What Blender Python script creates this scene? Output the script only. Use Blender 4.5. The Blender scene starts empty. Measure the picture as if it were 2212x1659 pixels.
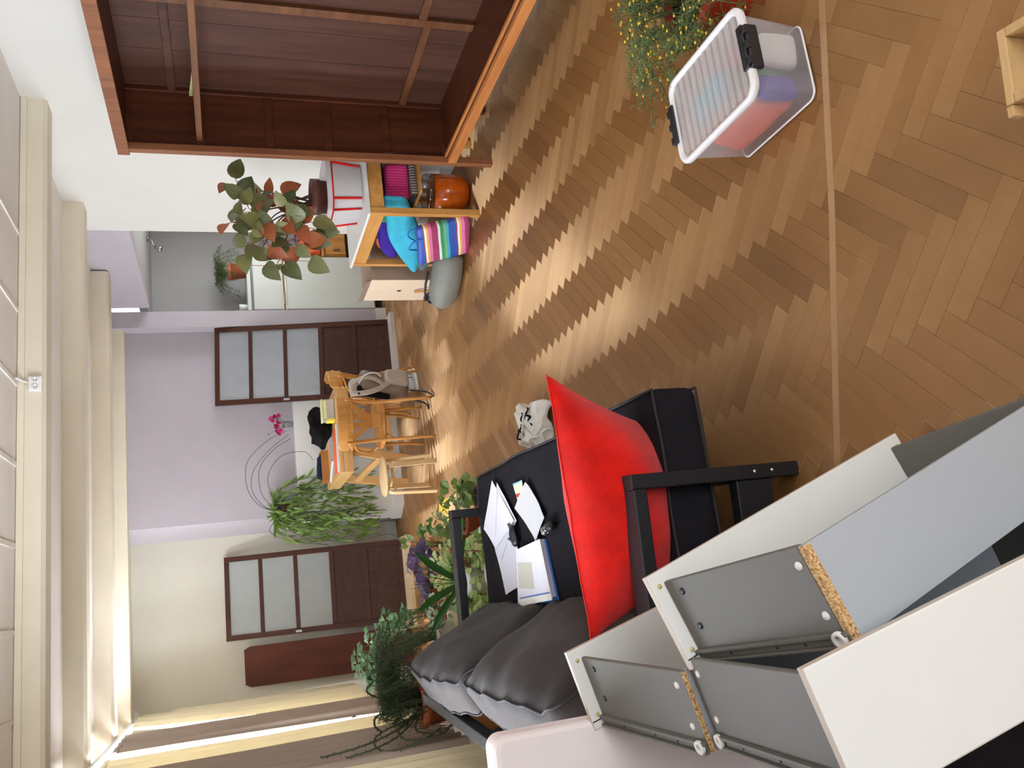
import bpy, math, random
from mathutils import Vector, Matrix, noise
random.seed(7)
S = bpy.context.scene
COL = S.collection
PI = math.pi
V = Vector

# ------------------------------------------------------------------ camera
cam_d = bpy.data.cameras.new('camera'); cam = bpy.data.objects.new('camera', cam_d); COL.objects.link(cam)
PITCH, YAW, ROLL = 0.330336, 0.243844, 0.0447933
fwd = V((math.sin(YAW)*math.cos(PITCH), math.cos(YAW)*math.cos(PITCH), -math.sin(PITCH)))
rgt = V((math.cos(YAW), -math.sin(YAW), 0)); dwn = fwd.cross(rgt)
r2 = rgt*math.cos(ROLL) + dwn*math.sin(ROLL); d2 = -rgt*math.sin(ROLL) + dwn*math.cos(ROLL)
# the phone was held upright and the picture saved on its side: picture right = world down
cam.matrix_world = Matrix(((d2.x, r2.x, -fwd.x, 0), (d2.y, r2.y, -fwd.y, 0), (d2.z, r2.z, -fwd.z, 1.75), (0, 0, 0, 1)))
cam_d.sensor_width = 36; cam_d.lens = 1832.2*36/2212; cam_d.clip_start = 0.02
S.camera = cam
# ------------------------------------------------------------------ world, daylight, exposure
w = bpy.data.worlds.new('sky'); S.world = w; w.use_nodes = True
bg = w.node_tree.nodes['Background']; bg.inputs[0].default_value = (0.80, 0.90, 1.0, 1); bg.inputs[1].default_value = 2.6
S.view_settings.view_transform = 'Standard'; S.view_settings.look = 'None'
S.view_settings.gamma = 1; S.view_settings.use_curve_mapping = False
S.view_settings.exposure = -0.10
def area(name, loc, rot, sx, sy, power, col):
    d = bpy.data.lights.new(name, 'AREA'); d.shape = 'RECTANGLE'; d.size = sx; d.size_y = sy; d.energy = power; d.color = col
    o = bpy.data.objects.new(name, d); COL.objects.link(o); o.location = loc; o.rotation_euler = rot
    return o
# daylight just outside the windows (left wall, rear wall, kitchen)
area('daylight_window_far', (-1.55, 7.35, 1.75), (0, -PI/2+.32, 0), 1.9, 2.6, 1350, (0.87, 0.94, 1.0))
area('daylight_window_near', (-1.55, 3.7, 1.75), (0, -PI/2+.32, 0), 1.9, 2.4, 360, (0.88, 0.94, 1.0))
area('daylight_window_rear', (1.2, -2.62, 1.65), (PI/2+.05, 0, 0), 2.6, 1.7, 104, (0.95, 0.97, 1.0))
area('daylight_window_kitchen', (4.75, 7.8, 1.7), (0, PI/2, 0), 1.0, 1.0, 40, (0.95, 0.97, 1.0))

# ------------------------------------------------------------------ materials
MATS = {}
def srgb(r, g, b):
    f = lambda c: ((c/255)/12.92 if c/255 <= 0.04045 else (((c/255)+0.055)/1.055)**2.4)
    return (f(r), f(g), f(b), 1)
def newmat(name):
    m = bpy.data.materials.new(name); m.use_nodes = True
    nt = m.node_tree; b = nt.nodes['Principled BSDF']
    return m, nt, b
def coords(nt, kind='Object', scale=(1, 1, 1), rot=(0, 0, 0)):
    tc = nt.nodes.new('ShaderNodeTexCoord'); mp = nt.nodes.new('ShaderNodeMapping')
    mp.inputs['Scale'].default_value = scale; mp.inputs['Rotation'].default_value = rot
    nt.links.new(tc.outputs[kind], mp.inputs['Vector']); return mp.outputs['Vector']
def tex_noise(nt, vec, scale, detail=4, rough=0.55):
    n = nt.nodes.new('ShaderNodeTexNoise'); n.inputs['Scale'].default_value = scale; n.inputs['Detail'].default_value = detail
    n.inputs['Roughness'].default_value = rough
    nt.links.new(vec, n.inputs['Vector']); return n.outputs['Fac']
def ramp(nt, fac, stops):
    r = nt.nodes.new('ShaderNodeValToRGB'); e = r.color_ramp.elements
    e[0].position, e[0].color = stops[0]; e[1].position, e[1].color = stops[-1]
    for p, c in stops[1:-1]:
        x = e.new(p); x.color = c
    nt.links.new(fac, r.inputs['Fac']); return r.outputs['Color']
def bump(nt, b, fac, strength, dist=0.01):
    n = nt.nodes.new('ShaderNodeBump'); n.inputs['Strength'].default_value = strength; n.inputs['Distance'].default_value = dist
    nt.links.new(fac, n.inputs['Height']); nt.links.new(n.outputs['Normal'], b.inputs['Normal'])
def plain(name, c, rough=0.5, var=0.06, scale=6, bs=0.0, bscale=60, metal=0, spec=0.5, coat=0, sheen=0, bdist=0.003, alpha=1.0, trans=0.0):
    """paint, plastic, cloth: one colour with a slight uneven tone and a fine relief"""
    m, nt, b = newmat(name); v = coords(nt)
    n = tex_noise(nt, v, scale)
    lo = tuple(max(0, x*(1-var)) for x in c[:3])+(1,); hi = tuple(min(1, x*(1+var)) for x in c[:3])+(1,)
    nt.links.new(ramp(nt, n, [(0.3, lo), (0.7, hi)]), b.inputs['Base Color'])
    b.inputs['Roughness'].default_value = rough; b.inputs['Metallic'].default_value = metal
    b.inputs['Specular IOR Level'].default_value = spec; b.inputs['Coat Weight'].default_value = coat
    if sheen:
        b.inputs['Sheen Weight'].default_value = sheen; b.inputs['Sheen Roughness'].default_value = 0.5
    if alpha < 1: b.inputs['Alpha'].default_value = alpha
    if trans: b.inputs['Transmission Weight'].default_value = trans
    if bs: bump(nt, b, tex_noise(nt, v, bscale, 3), bs, bdist)
    MATS[name] = m; return m
def wood(name, c1, c2, axis=2, rough=0.4, freq=7, c3=None, coat=0.0, bs=0.12):
    """grain stretched along one axis of the piece"""
    m, nt, b = newmat(name); sc = [freq*3]*3; sc[axis] = freq*0.22
    v = coords(nt, 'Object', tuple(sc)); n = tex_noise(nt, v, 1.0, 6, 0.62)
    v2 = coords(nt, 'Object', (1.3, 1.3, 1.3)); n2 = tex_noise(nt, v2, 2.0, 2)
    col = ramp(nt, n, [(0.28, c1), (0.72, c2)] if c3 is None else [(0.25, c1), (0.5, c2), (0.75, c3)])
    mx = nt.nodes.new('ShaderNodeMixRGB'); mx.blend_type = 'MULTIPLY'; mx.inputs[0].default_value = 0.5
    nt.links.new(col, mx.inputs[1]); nt.links.new(ramp(nt, n2, [(0.3, (0.72, 0.70, 0.68, 1)), (0.7, (1, 1, 1, 1))]), mx.inputs[2])
    nt.links.new(mx.outputs[0], b.inputs['Base Color']); b.inputs['Roughness'].default_value = rough
    b.inputs['Specular IOR Level'].default_value = 0.28
    b.inputs['Coat Weight'].default_value = coat; b.inputs['Coat Roughness'].default_value = 0.15
    bump(nt, b, n, bs, 0.003); MATS[name] = m; return m
def leafmat(name, c1, c2, rough=0.45, transl=0.35, vein=None):
    m, nt, b = newmat(name); v = coords(nt, 'Object')
    oi = nt.nodes.new('ShaderNodeObjectInfo'); n = tex_noise(nt, v, 9, 3)
    ad = nt.nodes.new('ShaderNodeMath'); ad.operation = 'MULTIPLY_ADD'; ad.inputs[1].default_value = 0.55
    nt.links.new(oi.outputs['Random'], ad.inputs[0]); 
    hf = nt.nodes.new('ShaderNodeMath'); hf.operation = 'MULTIPLY'; hf.inputs[1].default_value = 0.5
    nt.links.new(n, hf.inputs[0]); nt.links.new(hf.outputs[0], ad.inputs[2])
    col = ramp(nt, ad.outputs[0], [(0.1, c1), (0.75, c2)])
    nt.links.new(col, b.inputs['Base Color']); b.inputs['Roughness'].default_value = rough
    tr = nt.nodes.new('ShaderNodeBsdfTranslucent'); nt.links.new(col, tr.inputs['Color'])
    mx = nt.nodes.new('ShaderNodeMixShader'); mx.inputs[0].default_value = transl
    out = nt.nodes['Material Output']; nt.links.new(b.outputs[0], mx.inputs[1]); nt.links.new(tr.outputs[0], mx.inputs[2]); nt.links.new(mx.outputs[0], out.inputs[0])
    MATS[name] = m; return m
def sheer(name, c, transl=0.5, transp=0.0, rough=0.8, scale=3):
    """cloth or plastic that lets light through"""
    m, nt, b = newmat(name); v = coords(nt); n = tex_noise(nt, v, scale, 4)
    lo = tuple(x*0.9 for x in c[:3])+(1,)
    col = ramp(nt, n, [(0.3, lo), (0.7, c)]); nt.links.new(col, b.inputs['Base Color']); b.inputs['Roughness'].default_value = rough
    tr = nt.nodes.new('ShaderNodeBsdfTranslucent'); nt.links.new(col, tr.inputs['Color'])
    mx = nt.nodes.new('ShaderNodeMixShader'); mx.inputs[0].default_value = transl
    out = nt.nodes['Material Output']; nt.links.new(b.outputs[0], mx.inputs[1]); nt.links.new(tr.outputs[0], mx.inputs[2])
    if transp:
        tp = nt.nodes.new('ShaderNodeBsdfTransparent'); m2 = nt.nodes.new('ShaderNodeMixShader'); m2.inputs[0].default_value = transp
        nt.links.new(mx.outputs[0], m2.inputs[1]); nt.links.new(tp.outputs[0], m2.inputs[2]); nt.links.new(m2.outputs[0], out.inputs[0])
    else: nt.links.new(mx.outputs[0], out.inputs[0])
    MATS[name] = m; return m
def glassmat(name, tint=(0.95, 0.97, 0.97, 1), refl=0.09):
    m = bpy.data.materials.new(name); m.use_nodes = True; nt = m.node_tree; nt.nodes.remove(nt.nodes['Principled BSDF'])
    tp = nt.nodes.new('ShaderNodeBsdfTransparent'); tp.inputs[0].default_value = tint
    gl = nt.nodes.new('ShaderNodeBsdfGlossy'); gl.inputs['Roughness'].default_value = 0.03
    fr = nt.nodes.new('ShaderNodeLayerWeight'); fr.inputs['Blend'].default_value = 0.25
    mr = nt.nodes.new('ShaderNodeMath'); mr.operation = 'MULTIPLY_ADD'; mr.inputs[1].default_value = 0.4; mr.inputs[2].default_value = refl
    nt.links.new(fr.outputs['Fresnel'], mr.inputs[0])
    mx = nt.nodes.new('ShaderNodeMixShader'); nt.links.new(mr.outputs[0], mx.inputs[0]); nt.links.new(tp.outputs[0], mx.inputs[1]); nt.links.new(gl.outputs[0], mx.inputs[2])
    nt.links.new(mx.outputs[0], nt.nodes['Material Output'].inputs[0]); MATS[name] = m; return m
def stripes(name, cols, axis=0, period=0.3, rough=0.6, kind='Object', off=0.0):
    """bands of colour across one axis; cols = [(position 0..1, colour)]"""
    m, nt, b = newmat(name); v = coords(nt, kind)
    sp = nt.nodes.new('ShaderNodeSeparateXYZ'); nt.links.new(v, sp.inputs[0])
    mu = nt.nodes.new('ShaderNodeMath'); mu.operation = 'MULTIPLY_ADD'; mu.inputs[1].default_value = 1/period; mu.inputs[2].default_value = off
    nt.links.new(sp.outputs[axis], mu.inputs[0])
    fr = nt.nodes.new('ShaderNodeMath'); fr.operation = 'FRACT'; nt.links.new(mu.outputs[0], fr.inputs[0])
    r = nt.nodes.new('ShaderNodeValToRGB'); r.color_ramp.interpolation = 'CONSTANT'; e = r.color_ramp.elements
    e[0].position, e[0].color = cols[0]; e[1].position, e[1].color = cols[-1]
    for p, c in cols[1:-1]:
        x = e.new(p); x.color = c
    nt.links.new(fr.outputs[0], r.inputs['Fac']); nt.links.new(r.outputs['Color'], b.inputs['Base Color']); b.inputs['Roughness'].default_value = rough
    MATS[name] = m; return m

# ------------------------------------------------------------------ mesh building
class MB:
    def __init__(s): s.v = []; s.f = []; s.sm = []; s.mi = []
    def add(s, vs, fs, smooth=False, mi=0):
        o = len(s.v); s.v += [V(p) for p in vs]
        for f in fs: s.f.append([i+o for i in f]); s.sm.append(smooth); s.mi.append(mi)
        return s
    def box(s, a, b, mi=0, M=None):
        """box from corner a to corner b, optionally moved by M"""
        x0, y0, z0 = a; x1, y1, z1 = b
        vs = [V((x, y, z)) for z in (z0, z1) for y in (y0, y1) for x in (x0, x1)]
        if M: vs = [M @ p for p in vs]
        fl = (x1 < x0) ^ (y1 < y0) ^ (z1 < z0)
        fs = [(0, 2, 3, 1), (4, 5, 7, 6), (0, 1, 5, 4), (2, 6, 7, 3), (0, 4, 6, 2), (1, 3, 7, 5)]
        return s.add(vs, [f[::-1] for f in fs] if fl else fs, False, mi)
    def cbox(s, c, size, mi=0, M=None):
        c = V(c); h = V(size)/2; return s.box(c-h, c+h, mi, M)
    def bar(s, p, q, w, h, up=(0, 0, 1), mi=0):
        p = V(p); q = V(q); d = (q-p).normalized(); u = V(up); sx = d.cross(u)
        if sx.length < 1e-5: sx = d.cross(V((1, 0, 0)))
        sx.normalize(); u = sx.cross(d); vs = []
        for c in (p, q):
            for a, b in ((-1, -1), (1, -1), (1, 1), (-1, 1)): vs.append(c+sx*a*w/2+u*b*h/2)
        return s.add(vs, [(0, 1, 2, 3)[::-1], (4, 5, 6, 7), (0, 1, 5, 4), (1, 2, 6, 5), (2, 3, 7, 6), (3, 0, 4, 7)][::1], False, mi)
    def tube(s, path, r, n=8, mi=0, flat=None, close=False):
        path = [V(p) for p in path]; k = len(path); rs = r if hasattr(r, '__len__') else [r]*k
        t0 = (path[1]-path[0]).normalized(); ref = V((0, 0, 1)) if abs(t0.z) < 0.9 else V((1, 0, 0)); vs = []
        a = t0.cross(ref).normalized()
        for i, p in enumerate(path):
            if close: t = path[(i+1) % k]-path[i-1]
            else: t = path[min(i+1, k-1)]-path[max(i-1, 0)]
            if t.length < 1e-9: t = t0
            t.normalize(); a = (a-t*a.dot(t)); a.normalize(); b = t.cross(a)
            for j in range(n):
                th = 2*PI*j/n; vs.append(p+(a*math.cos(th)+b*math.sin(th)*(flat or 1))*rs[i])
        fs = []
        for i in range(k if close else k-1):
            for j in range(n):
                j2 = (j+1) % n; i2 = (i+1) % k; fs.append((i*n+j, i*n+j2, i2*n+j2, i2*n+j))
        if not close: fs += [tuple(range(n))[::-1], tuple((k-1)*n+j for j in range(n))]
        return s.add(vs, fs, True, mi)
    def lathe(s, prof, c=(0, 0, 0), n=20, mi=0, M=None, smooth=True):
        c = V(c); vs = []; fs = []
        for r, z in prof:
            for j in range(n):
                p = V((r*math.cos(2*PI*j/n), r*math.sin(2*PI*j/n), z)); p = (M @ p if M else p)+c; vs.append(p)
        for i in range(len(prof)-1):
            for j in range(n):
                j2 = (j+1) % n; fs.append((i*n+j, i*n+j2, (i+1)*n+j2, (i+1)*n+j))
        if prof[0][0] > 1e-4: fs.append(tuple(range(n))[::-1])
        if prof[-1][0] > 1e-4: fs.append(tuple((len(prof)-1)*n+j for j in range(n)))
        return s.add(vs, fs, smooth, mi)
    def prism(s, poly, z0, z1, M=None, mi=0):
        k = len(poly); vs = [V((x, y, z)) for z in (z0, z1) for x, y in poly]
        if M: vs = [M @ p for p in vs]
        return s.add(vs, [tuple(range(k))[::-1], tuple(range(k, 2*k))]+[(i, (i+1) % k, k+(i+1) % k, k+i) for i in range(k)], False, mi)
    def sheet(s, fn, nu, nv, smooth=True, mi=0):
        vs = [fn(i/nu, j/nv) for i in range(nu+1) for j in range(nv+1)]
        return s.add(vs, [(i*(nv+1)+j, (i+1)*(nv+1)+j, (i+1)*(nv+1)+j+1, i*(nv+1)+j+1) for i in range(nu) for j in range(nv)], smooth, mi)
    def rbox(s, c, half, r, M=None, disp=None, k=6, mi=0, rn=3):
        """soft block: a box with rounded edges, optionally displaced"""
        c = V(c); hx = list(half); idx = {}
        def axis(h):
            e = [-h+r*(1-math.cos(PI/2*i/rn)) for i in range(rn)]; inner = [-(h-r)+2*(h-r)*i/k for i in range(k+1)]
            return e+inner+[-x for x in e[::-1]]
        ax = [axis(h) for h in hx]; vs = []; fs = []
        def vid(p):
            key = tuple(round(x, 5) for x in p)
            if key not in idx:
                q = V(p); inn = V([max(-(h-r), min(h-r, x)) for x, h in zip(p, hx)]); d = q-inn
                if d.length > 1e-9: q = inn+d.normalized()*r
                if disp: q = disp(q)
                if M: q = M @ q
                idx[key] = len(vs); vs.append(q+c)
            return idx[key]
        for a in range(3):
            b, d = (a+1) % 3, (a+2) % 3
            for sg in (-1, 1):
                for i in range(len(ax[b])-1):
                    for j in range(len(ax[d])-1):
                        q = []
                        for u, v2 in ((i, j), (i+1, j), (i+1, j+1), (i, j+1)):
                            p = [0, 0, 0]; p[a] = sg*hx[a]; p[b] = ax[b][u]; p[d] = ax[d][v2]; q.append(vid(p))
                        fs.append(tuple(q) if sg > 0 else tuple(q[::-1]))
        return s.add(vs, fs, True, mi)
    def ell(s, c, rad, n=14, m=9, disp=None, M=None, mi=0):
        vs = []; c = V(c)
        for i in range(m+1):
            for j in range(n):
                th = PI*i/m; ph = 2*PI*j/n; p = V((rad[0]*math.sin(th)*math.cos(ph), rad[1]*math.sin(th)*math.sin(ph), -rad[2]*math.cos(th)))
                if disp: p = disp(p)
                if M: p = M @ p
                vs.append(p+c)
        fs = [(i*n+j, i*n+(j+1) % n, (i+1)*n+(j+1) % n, (i+1)*n+j) for i in range(m) for j in range(n)]
        return s.add(vs, fs, True, mi)

NAMEC = {}
WORLD = {}
def mesh(name, mb, mat):
    me = bpy.data.meshes.new(name); me.from_pydata([tuple(p) for p in mb.v], [], mb.f)
    me.polygons.foreach_set('use_smooth', mb.sm); me.polygons.foreach_set('material_index', mb.mi)
    for m in (mat if isinstance(mat, (list, tuple)) else [mat]): me.materials.append(MATS[m] if isinstance(m, str) else m)
    me.validate(); me.update(); return me
def obj(name, mb, mat, parent=None, kind=None, label=None, cat=None, group=None, bevel=0, space='l', loc=None):
    """one mesh object; space 'w': the mesh is given in world coordinates and moved into its parent's frame"""
    if space == 'w' and parent is not None:
        inv = WORLD[parent.name].inverted(); mb.v = [inv @ p for p in mb.v]
    if loc is not None: mb.v = [p-V(loc) for p in mb.v]
    o = bpy.data.objects.new(name, mesh(name, mb, mat)); COL.objects.link(o)
    if parent is not None: o.parent = parent
    M = Matrix.Translation(loc) if loc is not None else Matrix()
    o.matrix_basis = M if parent is None else (M if space != 'w' else Matrix())
    WORLD[o.name] = (WORLD[parent.name] if parent is not None else Matrix()) @ (M if parent is None or space != 'w' else Matrix())
    if kind: o['kind'] = kind
    if label: o['label'] = label
    if cat: o['category'] = cat
    if group: o['group'] = group
    if bevel:
        b = o.modifiers.new('bevel', 'BEVEL'); b.width = bevel; b.segments = 2; b.limit_method = 'ANGLE'; b.angle_limit = 0.7
    return o
def thing(name, label, cat, loc=(0, 0, 0), rz=0, group=None, M=None):
    o = bpy.data.objects.new(name, None); COL.objects.link(o); o.empty_display_size = 0.1
    mw = M if M is not None else Matrix.Translation(loc) @ Matrix.Rotation(rz, 4, 'Z')
    o.matrix_basis = mw; WORLD[o.name] = mw.copy(); o['label'] = label; o['category'] = cat
    if group: o['group'] = group
    return o
def tag(o, label, cat, group=None):
    o['label'] = label; o['category'] = cat
    if group: o['group'] = group
    return o
def dup(root, M, label, group=None):
    r = root.copy(); COL.objects.link(r); r.matrix_basis = M; r['label'] = label; WORLD[r.name] = M
    if group: r['group'] = group
    for ch in list(root.children):
        c = ch.copy(); COL.objects.link(c); c.parent = r
        for g in list(ch.children):
            d = g.copy(); COL.objects.link(d); d.parent = c
    return r
def inst(name, me, parent, M, label=None):
    o = bpy.data.objects.new(name, me); COL.objects.link(o); o.parent = parent; o.matrix_basis = M
    if label: o['label'] = label
    return o
def softpoly(mb, pts, thick, seed=0, amp=.006, fr=9, sub=4):
    """soft flat bag or cloth with a free outline: inflated between its edges"""
    P = [V(p) for p in pts]; k = len(P)
    if sub > 1: P = bez_closed(P, sub); k = len(P)
    c = sum(P, V((0, 0, 0)))/k; n = V((0, 0, 0))
    for i in range(k): n += (P[i]-c).cross(P[(i+1) % k]-c)
    n.normalize(); sc = (1, .96, .84, .62, .34); hh = (0, .42, .75, .95, 1.0); vs = []; fs = []
    def wr(p, s): return V((noise.noise(p*fr+V((seed, 0, 0))), noise.noise(p*fr+V((0, seed, 3))), noise.noise(p*fr+V((5, 0, seed)))))*amp*s
    base = len(vs); vs += list(P)
    for s in (1, -1):
        prev = list(range(k)); cur = None
        for a, h in list(zip(sc, hh))[1:]:
            cur = list(range(len(vs), len(vs)+k))
            for i in range(k):
                p = c+(P[i]-c)*a+n*s*h*thick/2; vs.append(p+wr(p, h))
            for i in range(k):
                q = (prev[i], prev[(i+1) % k], cur[(i+1) % k], cur[i]); fs.append(q if s > 0 else q[::-1])
            prev = cur
        vs.append(c+n*s*thick/2); m = len(vs)-1
        for i in range(k):
            q = (prev[i], prev[(i+1) % k], m); fs.append(q if s > 0 else q[::-1])
    return mb.add(vs, fs, True)
def bez_closed(P, n):
    k = len(P); out = []
    for i in range(k):
        a, b, c, d = P[i-1], P[i], P[(i+1) % k], P[(i+2) % k]
        for j in range(n):
            t = j/n; out.append(0.5*((2*b)+(c-a)*t+(2*a-5*b+4*c-d)*t*t+(3*b-a-3*c+d)*t**3))
    return out
def frame(c, x, y, z):
    x, y, z = V(x), V(y), V(z); c = V(c)
    return Matrix(((x.x, y.x, z.x, c.x), (x.y, y.y, z.y, c.y), (x.z, y.z, z.z, c.z), (0, 0, 0, 1)))
def rnd(a, b): return random.uniform(a, b)
def nz(p, s=1.0, o=0.0): return noise.noise(V(p)*s+V((o, o*1.7, o*0.3)))
def bez(pts, n=12):
    """smooth curve through control points (Catmull-Rom)"""
    P = [V(p) for p in pts]; P = [P[0]*2-P[1]]+P+[P[-1]*2-P[-2]]; out = []
    for i in range(1, len(P)-2):
        for k in range(n):
            t = k/n; a, b, c, d = P[i-1], P[i], P[i+1], P[i+2]
            out.append(0.5*((2*b)+(c-a)*t+(2*a-5*b+4*c-d)*t*t+(3*b-a-3*c+d)*t**3))
    out.append(P[-2]); return out

# ------------------------------------------------------------------ colours
plain('wall_white', srgb(216, 212, 204), 0.85, 0.02, 3, 0.15, 70)
plain('wall_lavender', srgb(180, 172, 177), 0.85, 0.025, 3, 0.15, 70)
plain('wall_cream', srgb(204, 199, 185), 0.85, 0.03, 2, 0.15, 60)
plain('wall_grey', srgb(174, 172, 168), 0.85, 0.03, 3, 0.12, 60)
plain('wall_taupe', srgb(176, 168, 166), 0.85, 0.03, 3, 0.12, 60)
plain('dado_white', srgb(214, 213, 209), 0.55, 0.02, 4)
plain('beam_cream', srgb(224, 213, 190), 0.8, 0.04, 3, 0.3, 40)
plain('ceiling_paint', srgb(236, 227, 217), 0.85, 0.03, 3, 0.12, 60)
plain('ceiling_strip', srgb(232, 224, 212), 0.7)
plain('white_plastic', srgb(236, 234, 228), 0.4, 0.02)
plain('white_paint', srgb(236, 236, 236), 0.4, 0.02)
wood('wardrobe_wood', srgb(58, 27, 13), srgb(94, 48, 26), 2, 0.42, 6)
wood('wardrobe_back', srgb(62, 36, 27), srgb(92, 58, 43), 2, 0.5, 5)
wood('wardrobe_rail', srgb(88, 54, 32), srgb(124, 80, 50), 1, 0.45, 7)
wood('wardrobe_edge', srgb(166, 98, 50), srgb(206, 136, 76), 1, 0.4, 8)
wood('wardrobe_post', srgb(112, 66, 42), srgb(152, 98, 64), 2, 0.42, 8)
wood('door_wood', srgb(60, 30, 19), srgb(82, 44, 29), 2, 0.5, 7)
wood('door_panel', srgb(52, 29, 18), srgb(78, 48, 32), 1, 0.5, 5)
wood('board_brown', srgb(72, 28, 13), srgb(100, 44, 24), 2, 0.5, 4)
wood('pine', srgb(188, 128, 62), srgb(222, 166, 94), 1, 0.42, 6)
wood('pine_v', srgb(188, 128, 62), srgb(222, 166, 94), 2, 0.42, 6)
wood('beech', srgb(214, 164, 98), srgb(238, 196, 132), 0, 0.35, 6, coat=0.2)
wood('beech_v', srgb(210, 158, 94), srgb(236, 192, 128), 2, 0.35, 6, coat=0.2)
wood('bentwood', srgb(188, 124, 56), srgb(218, 158, 84), 2, 0.3, 7, coat=0.35)
wood('birch', srgb(226, 190, 136), srgb(244, 214, 164), 2, 0.4, 6)
wood('crate_wood', srgb(196, 158, 106), srgb(220, 184, 132), 0, 0.5, 6)
wood('pale_wood', srgb(224, 200, 160), srgb(242, 222, 186), 0, 0.5, 6)
wood('cardboard_orange', srgb(150, 98, 48), srgb(172, 118, 62), 2, 0.8, 2, bs=0.02)
plain('cardboard_cream', srgb(226, 204, 176), 0.8, 0.03)
plain('cardboard_brown', srgb(160, 138, 120), 0.8, 0.05)
plain('black_wood', srgb(26, 25, 28), 0.5, 0.12, 8, 0.1, 50, spec=0.35)
plain('seat_fabric', srgb(31, 29, 34), 0.95, 0.15, 10, 0.5, 260, spec=0.12)
plain('back_fabric', srgb(55, 49, 47), 0.95, 0.12, 8, 0.5, 260, sheen=0.1, spec=0.12)
plain('back_side', srgb(98, 95, 104), 0.95, 0.12, 8, 0.5, 260, sheen=0.2, spec=0.12)
plain('piping', srgb(44, 42, 45), 0.9)
plain('red_plush', srgb(222, 22, 10), 0.9, 0.22, 9, 0.8, 320, sheen=0.2, bdist=0.006, spec=0.12)
plain('laminate_white', srgb(232, 231, 226), 0.38, 0.015)
plain('laminate_edge', srgb(206, 190, 174), 0.55, 0.03)
plain('drawer_grey', srgb(110, 107, 100), 0.55, 0.03, 5, spec=0.3)
plain('drawer_panel', srgb(176, 182, 188), 0.4, 0.02, 3)
plain('steel', srgb(150, 152, 156), 0.3, 0.05, metal=1)
plain('screw_dark', srgb(70, 76, 86), 0.3, 0.05, metal=0.8)
plain('plug_yellow', srgb(206, 190, 130), 0.5)
plain('chrome', srgb(210, 210, 214), 0.18, 0.02, metal=1)
plain('panel_lilac', srgb(244, 232, 230), 0.9, 0.03, 3, 0.2, 120)
plain('black_cloth', srgb(24, 24, 26), 0.95, 0.2, 12, 0.6, 200, spec=0.12)
plain('slab_charcoal', srgb(38, 35, 38), 0.95, 0.2, 9, 0.5, 180, spec=0.12)
plain('terracotta', srgb(176, 96, 60), 0.8, 0.15, 8, 0.3, 60)
plain('terracotta_rim', srgb(204, 120, 78), 0.75, 0.08, 8)
plain('pot_brown', srgb(104, 60, 44), 0.5, 0.12, 8)
plain('pot_red', srgb(196, 64, 40), 0.4, 0.12, 6, coat=0.3)
plain('pot_green', srgb(150, 172, 104), 0.5, 0.05)
plain('pot_white', srgb(232, 232, 230), 0.35, 0.02)
plain('soil', srgb(52, 38, 28), 0.95, 0.3, 30, 0.6, 90)
plain('orange_enamel', srgb(216, 98, 14), 0.22, 0.08, 4, coat=0.5)
plain('stem_green', srgb(88, 108, 52), 0.6, 0.2)
plain('stem_dark', srgb(58, 62, 44), 0.6, 0.2)
plain('stem_brown', srgb(84, 58, 46), 0.7, 0.2)
plain('stem_pink', srgb(158, 92, 84), 0.6, 0.2)
plain('paper', srgb(222, 222, 232), 0.7, 0.01)
plain('note_paper', srgb(196, 194, 180), 0.7, 0.02)
plain('blue_plastic', srgb(30, 104, 186), 0.35, 0.05)
plain('orange_paper', srgb(238, 100, 44), 0.6, 0.03)
plain('yellow_paper', srgb(240, 214, 70), 0.6, 0.04)
plain('turquoise_cloth', srgb(70, 180, 206), 0.85, 0.12, 8, 0.4, 160, spec=0.12)
plain('violet_cloth', srgb(66, 46, 150), 0.85, 0.15, 8, 0.4, 120, spec=0.12)
plain('coral_cloth', srgb(240, 112, 76), 0.85, 0.1, 8, 0.3, 120, spec=0.12)
plain('teal_cloth', srgb(92, 114, 120), 0.85, 0.15, 8, 0.4, 120, spec=0.12)
plain('navy_cloth', srgb(30, 38, 56), 0.9, 0.3, 20, 0.5, 90, spec=0.12)
plain('green_cloth', srgb(86, 150, 92), 0.85, 0.15, 9, 0.4, 120, spec=0.12)
plain('mauve_cloth', srgb(150, 124, 138), 0.85, 0.12, 8, 0.4, 120, spec=0.12)
plain('grey_nylon', srgb(132, 132, 124), 0.55, 0.12, 6, 0.5, 40)
plain('dark_strap', srgb(44, 48, 62), 0.7, 0.1)
plain('taupe_nylon', srgb(132, 116, 100), 0.6, 0.12, 6, 0.4, 60)
plain('taupe_light', srgb(176, 162, 148), 0.6, 0.1, 6, 0.3, 60)
plain('white_cloth', srgb(226, 222, 214), 0.9, 0.05, 8, 0.4, 120, spec=0.12)
plain('shoe_white', srgb(204, 208, 212), 0.6, 0.06, 8, 0.3, 160)
plain('shoe_green', srgb(84, 128, 108), 0.6, 0.06)
plain('fridge_white', srgb(214, 218, 208), 0.35, 0.02)
plain('fridge_trim', srgb(226, 218, 184), 0.4, 0.03)
plain('dark_rubber', srgb(34, 30, 28), 0.7, 0.1)
plain('black_plastic', srgb(26, 26, 30), 0.35, 0.1)
plain('clip_black', srgb(30, 30, 34), 0.45, 0.1)
plain('flower_magenta', srgb(206, 20, 116), 0.6, 0.15)
plain('marble', srgb(206, 200, 192), 0.4, 0.08, 14)
plain('filler_strip', srgb(170, 132, 94), 0.5, 0.08, 12)
plain('yellow_tip', srgb(226, 190, 50), 0.6, 0.1)
plain('lime_plastic', srgb(226, 228, 164), 0.4, 0.08)
sheer('curtain_cream', srgb(248, 236, 200), 0.075, 0, 0.9)
sheer('curtain_shaded', srgb(168, 150, 134), 0.02, 0, 0.9)  # curtain cloth in shade: the brown of the shade is put into the colour
sheer('curtain_white', srgb(246, 246, 250), 0.5, 0.5, 0.9)
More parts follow.
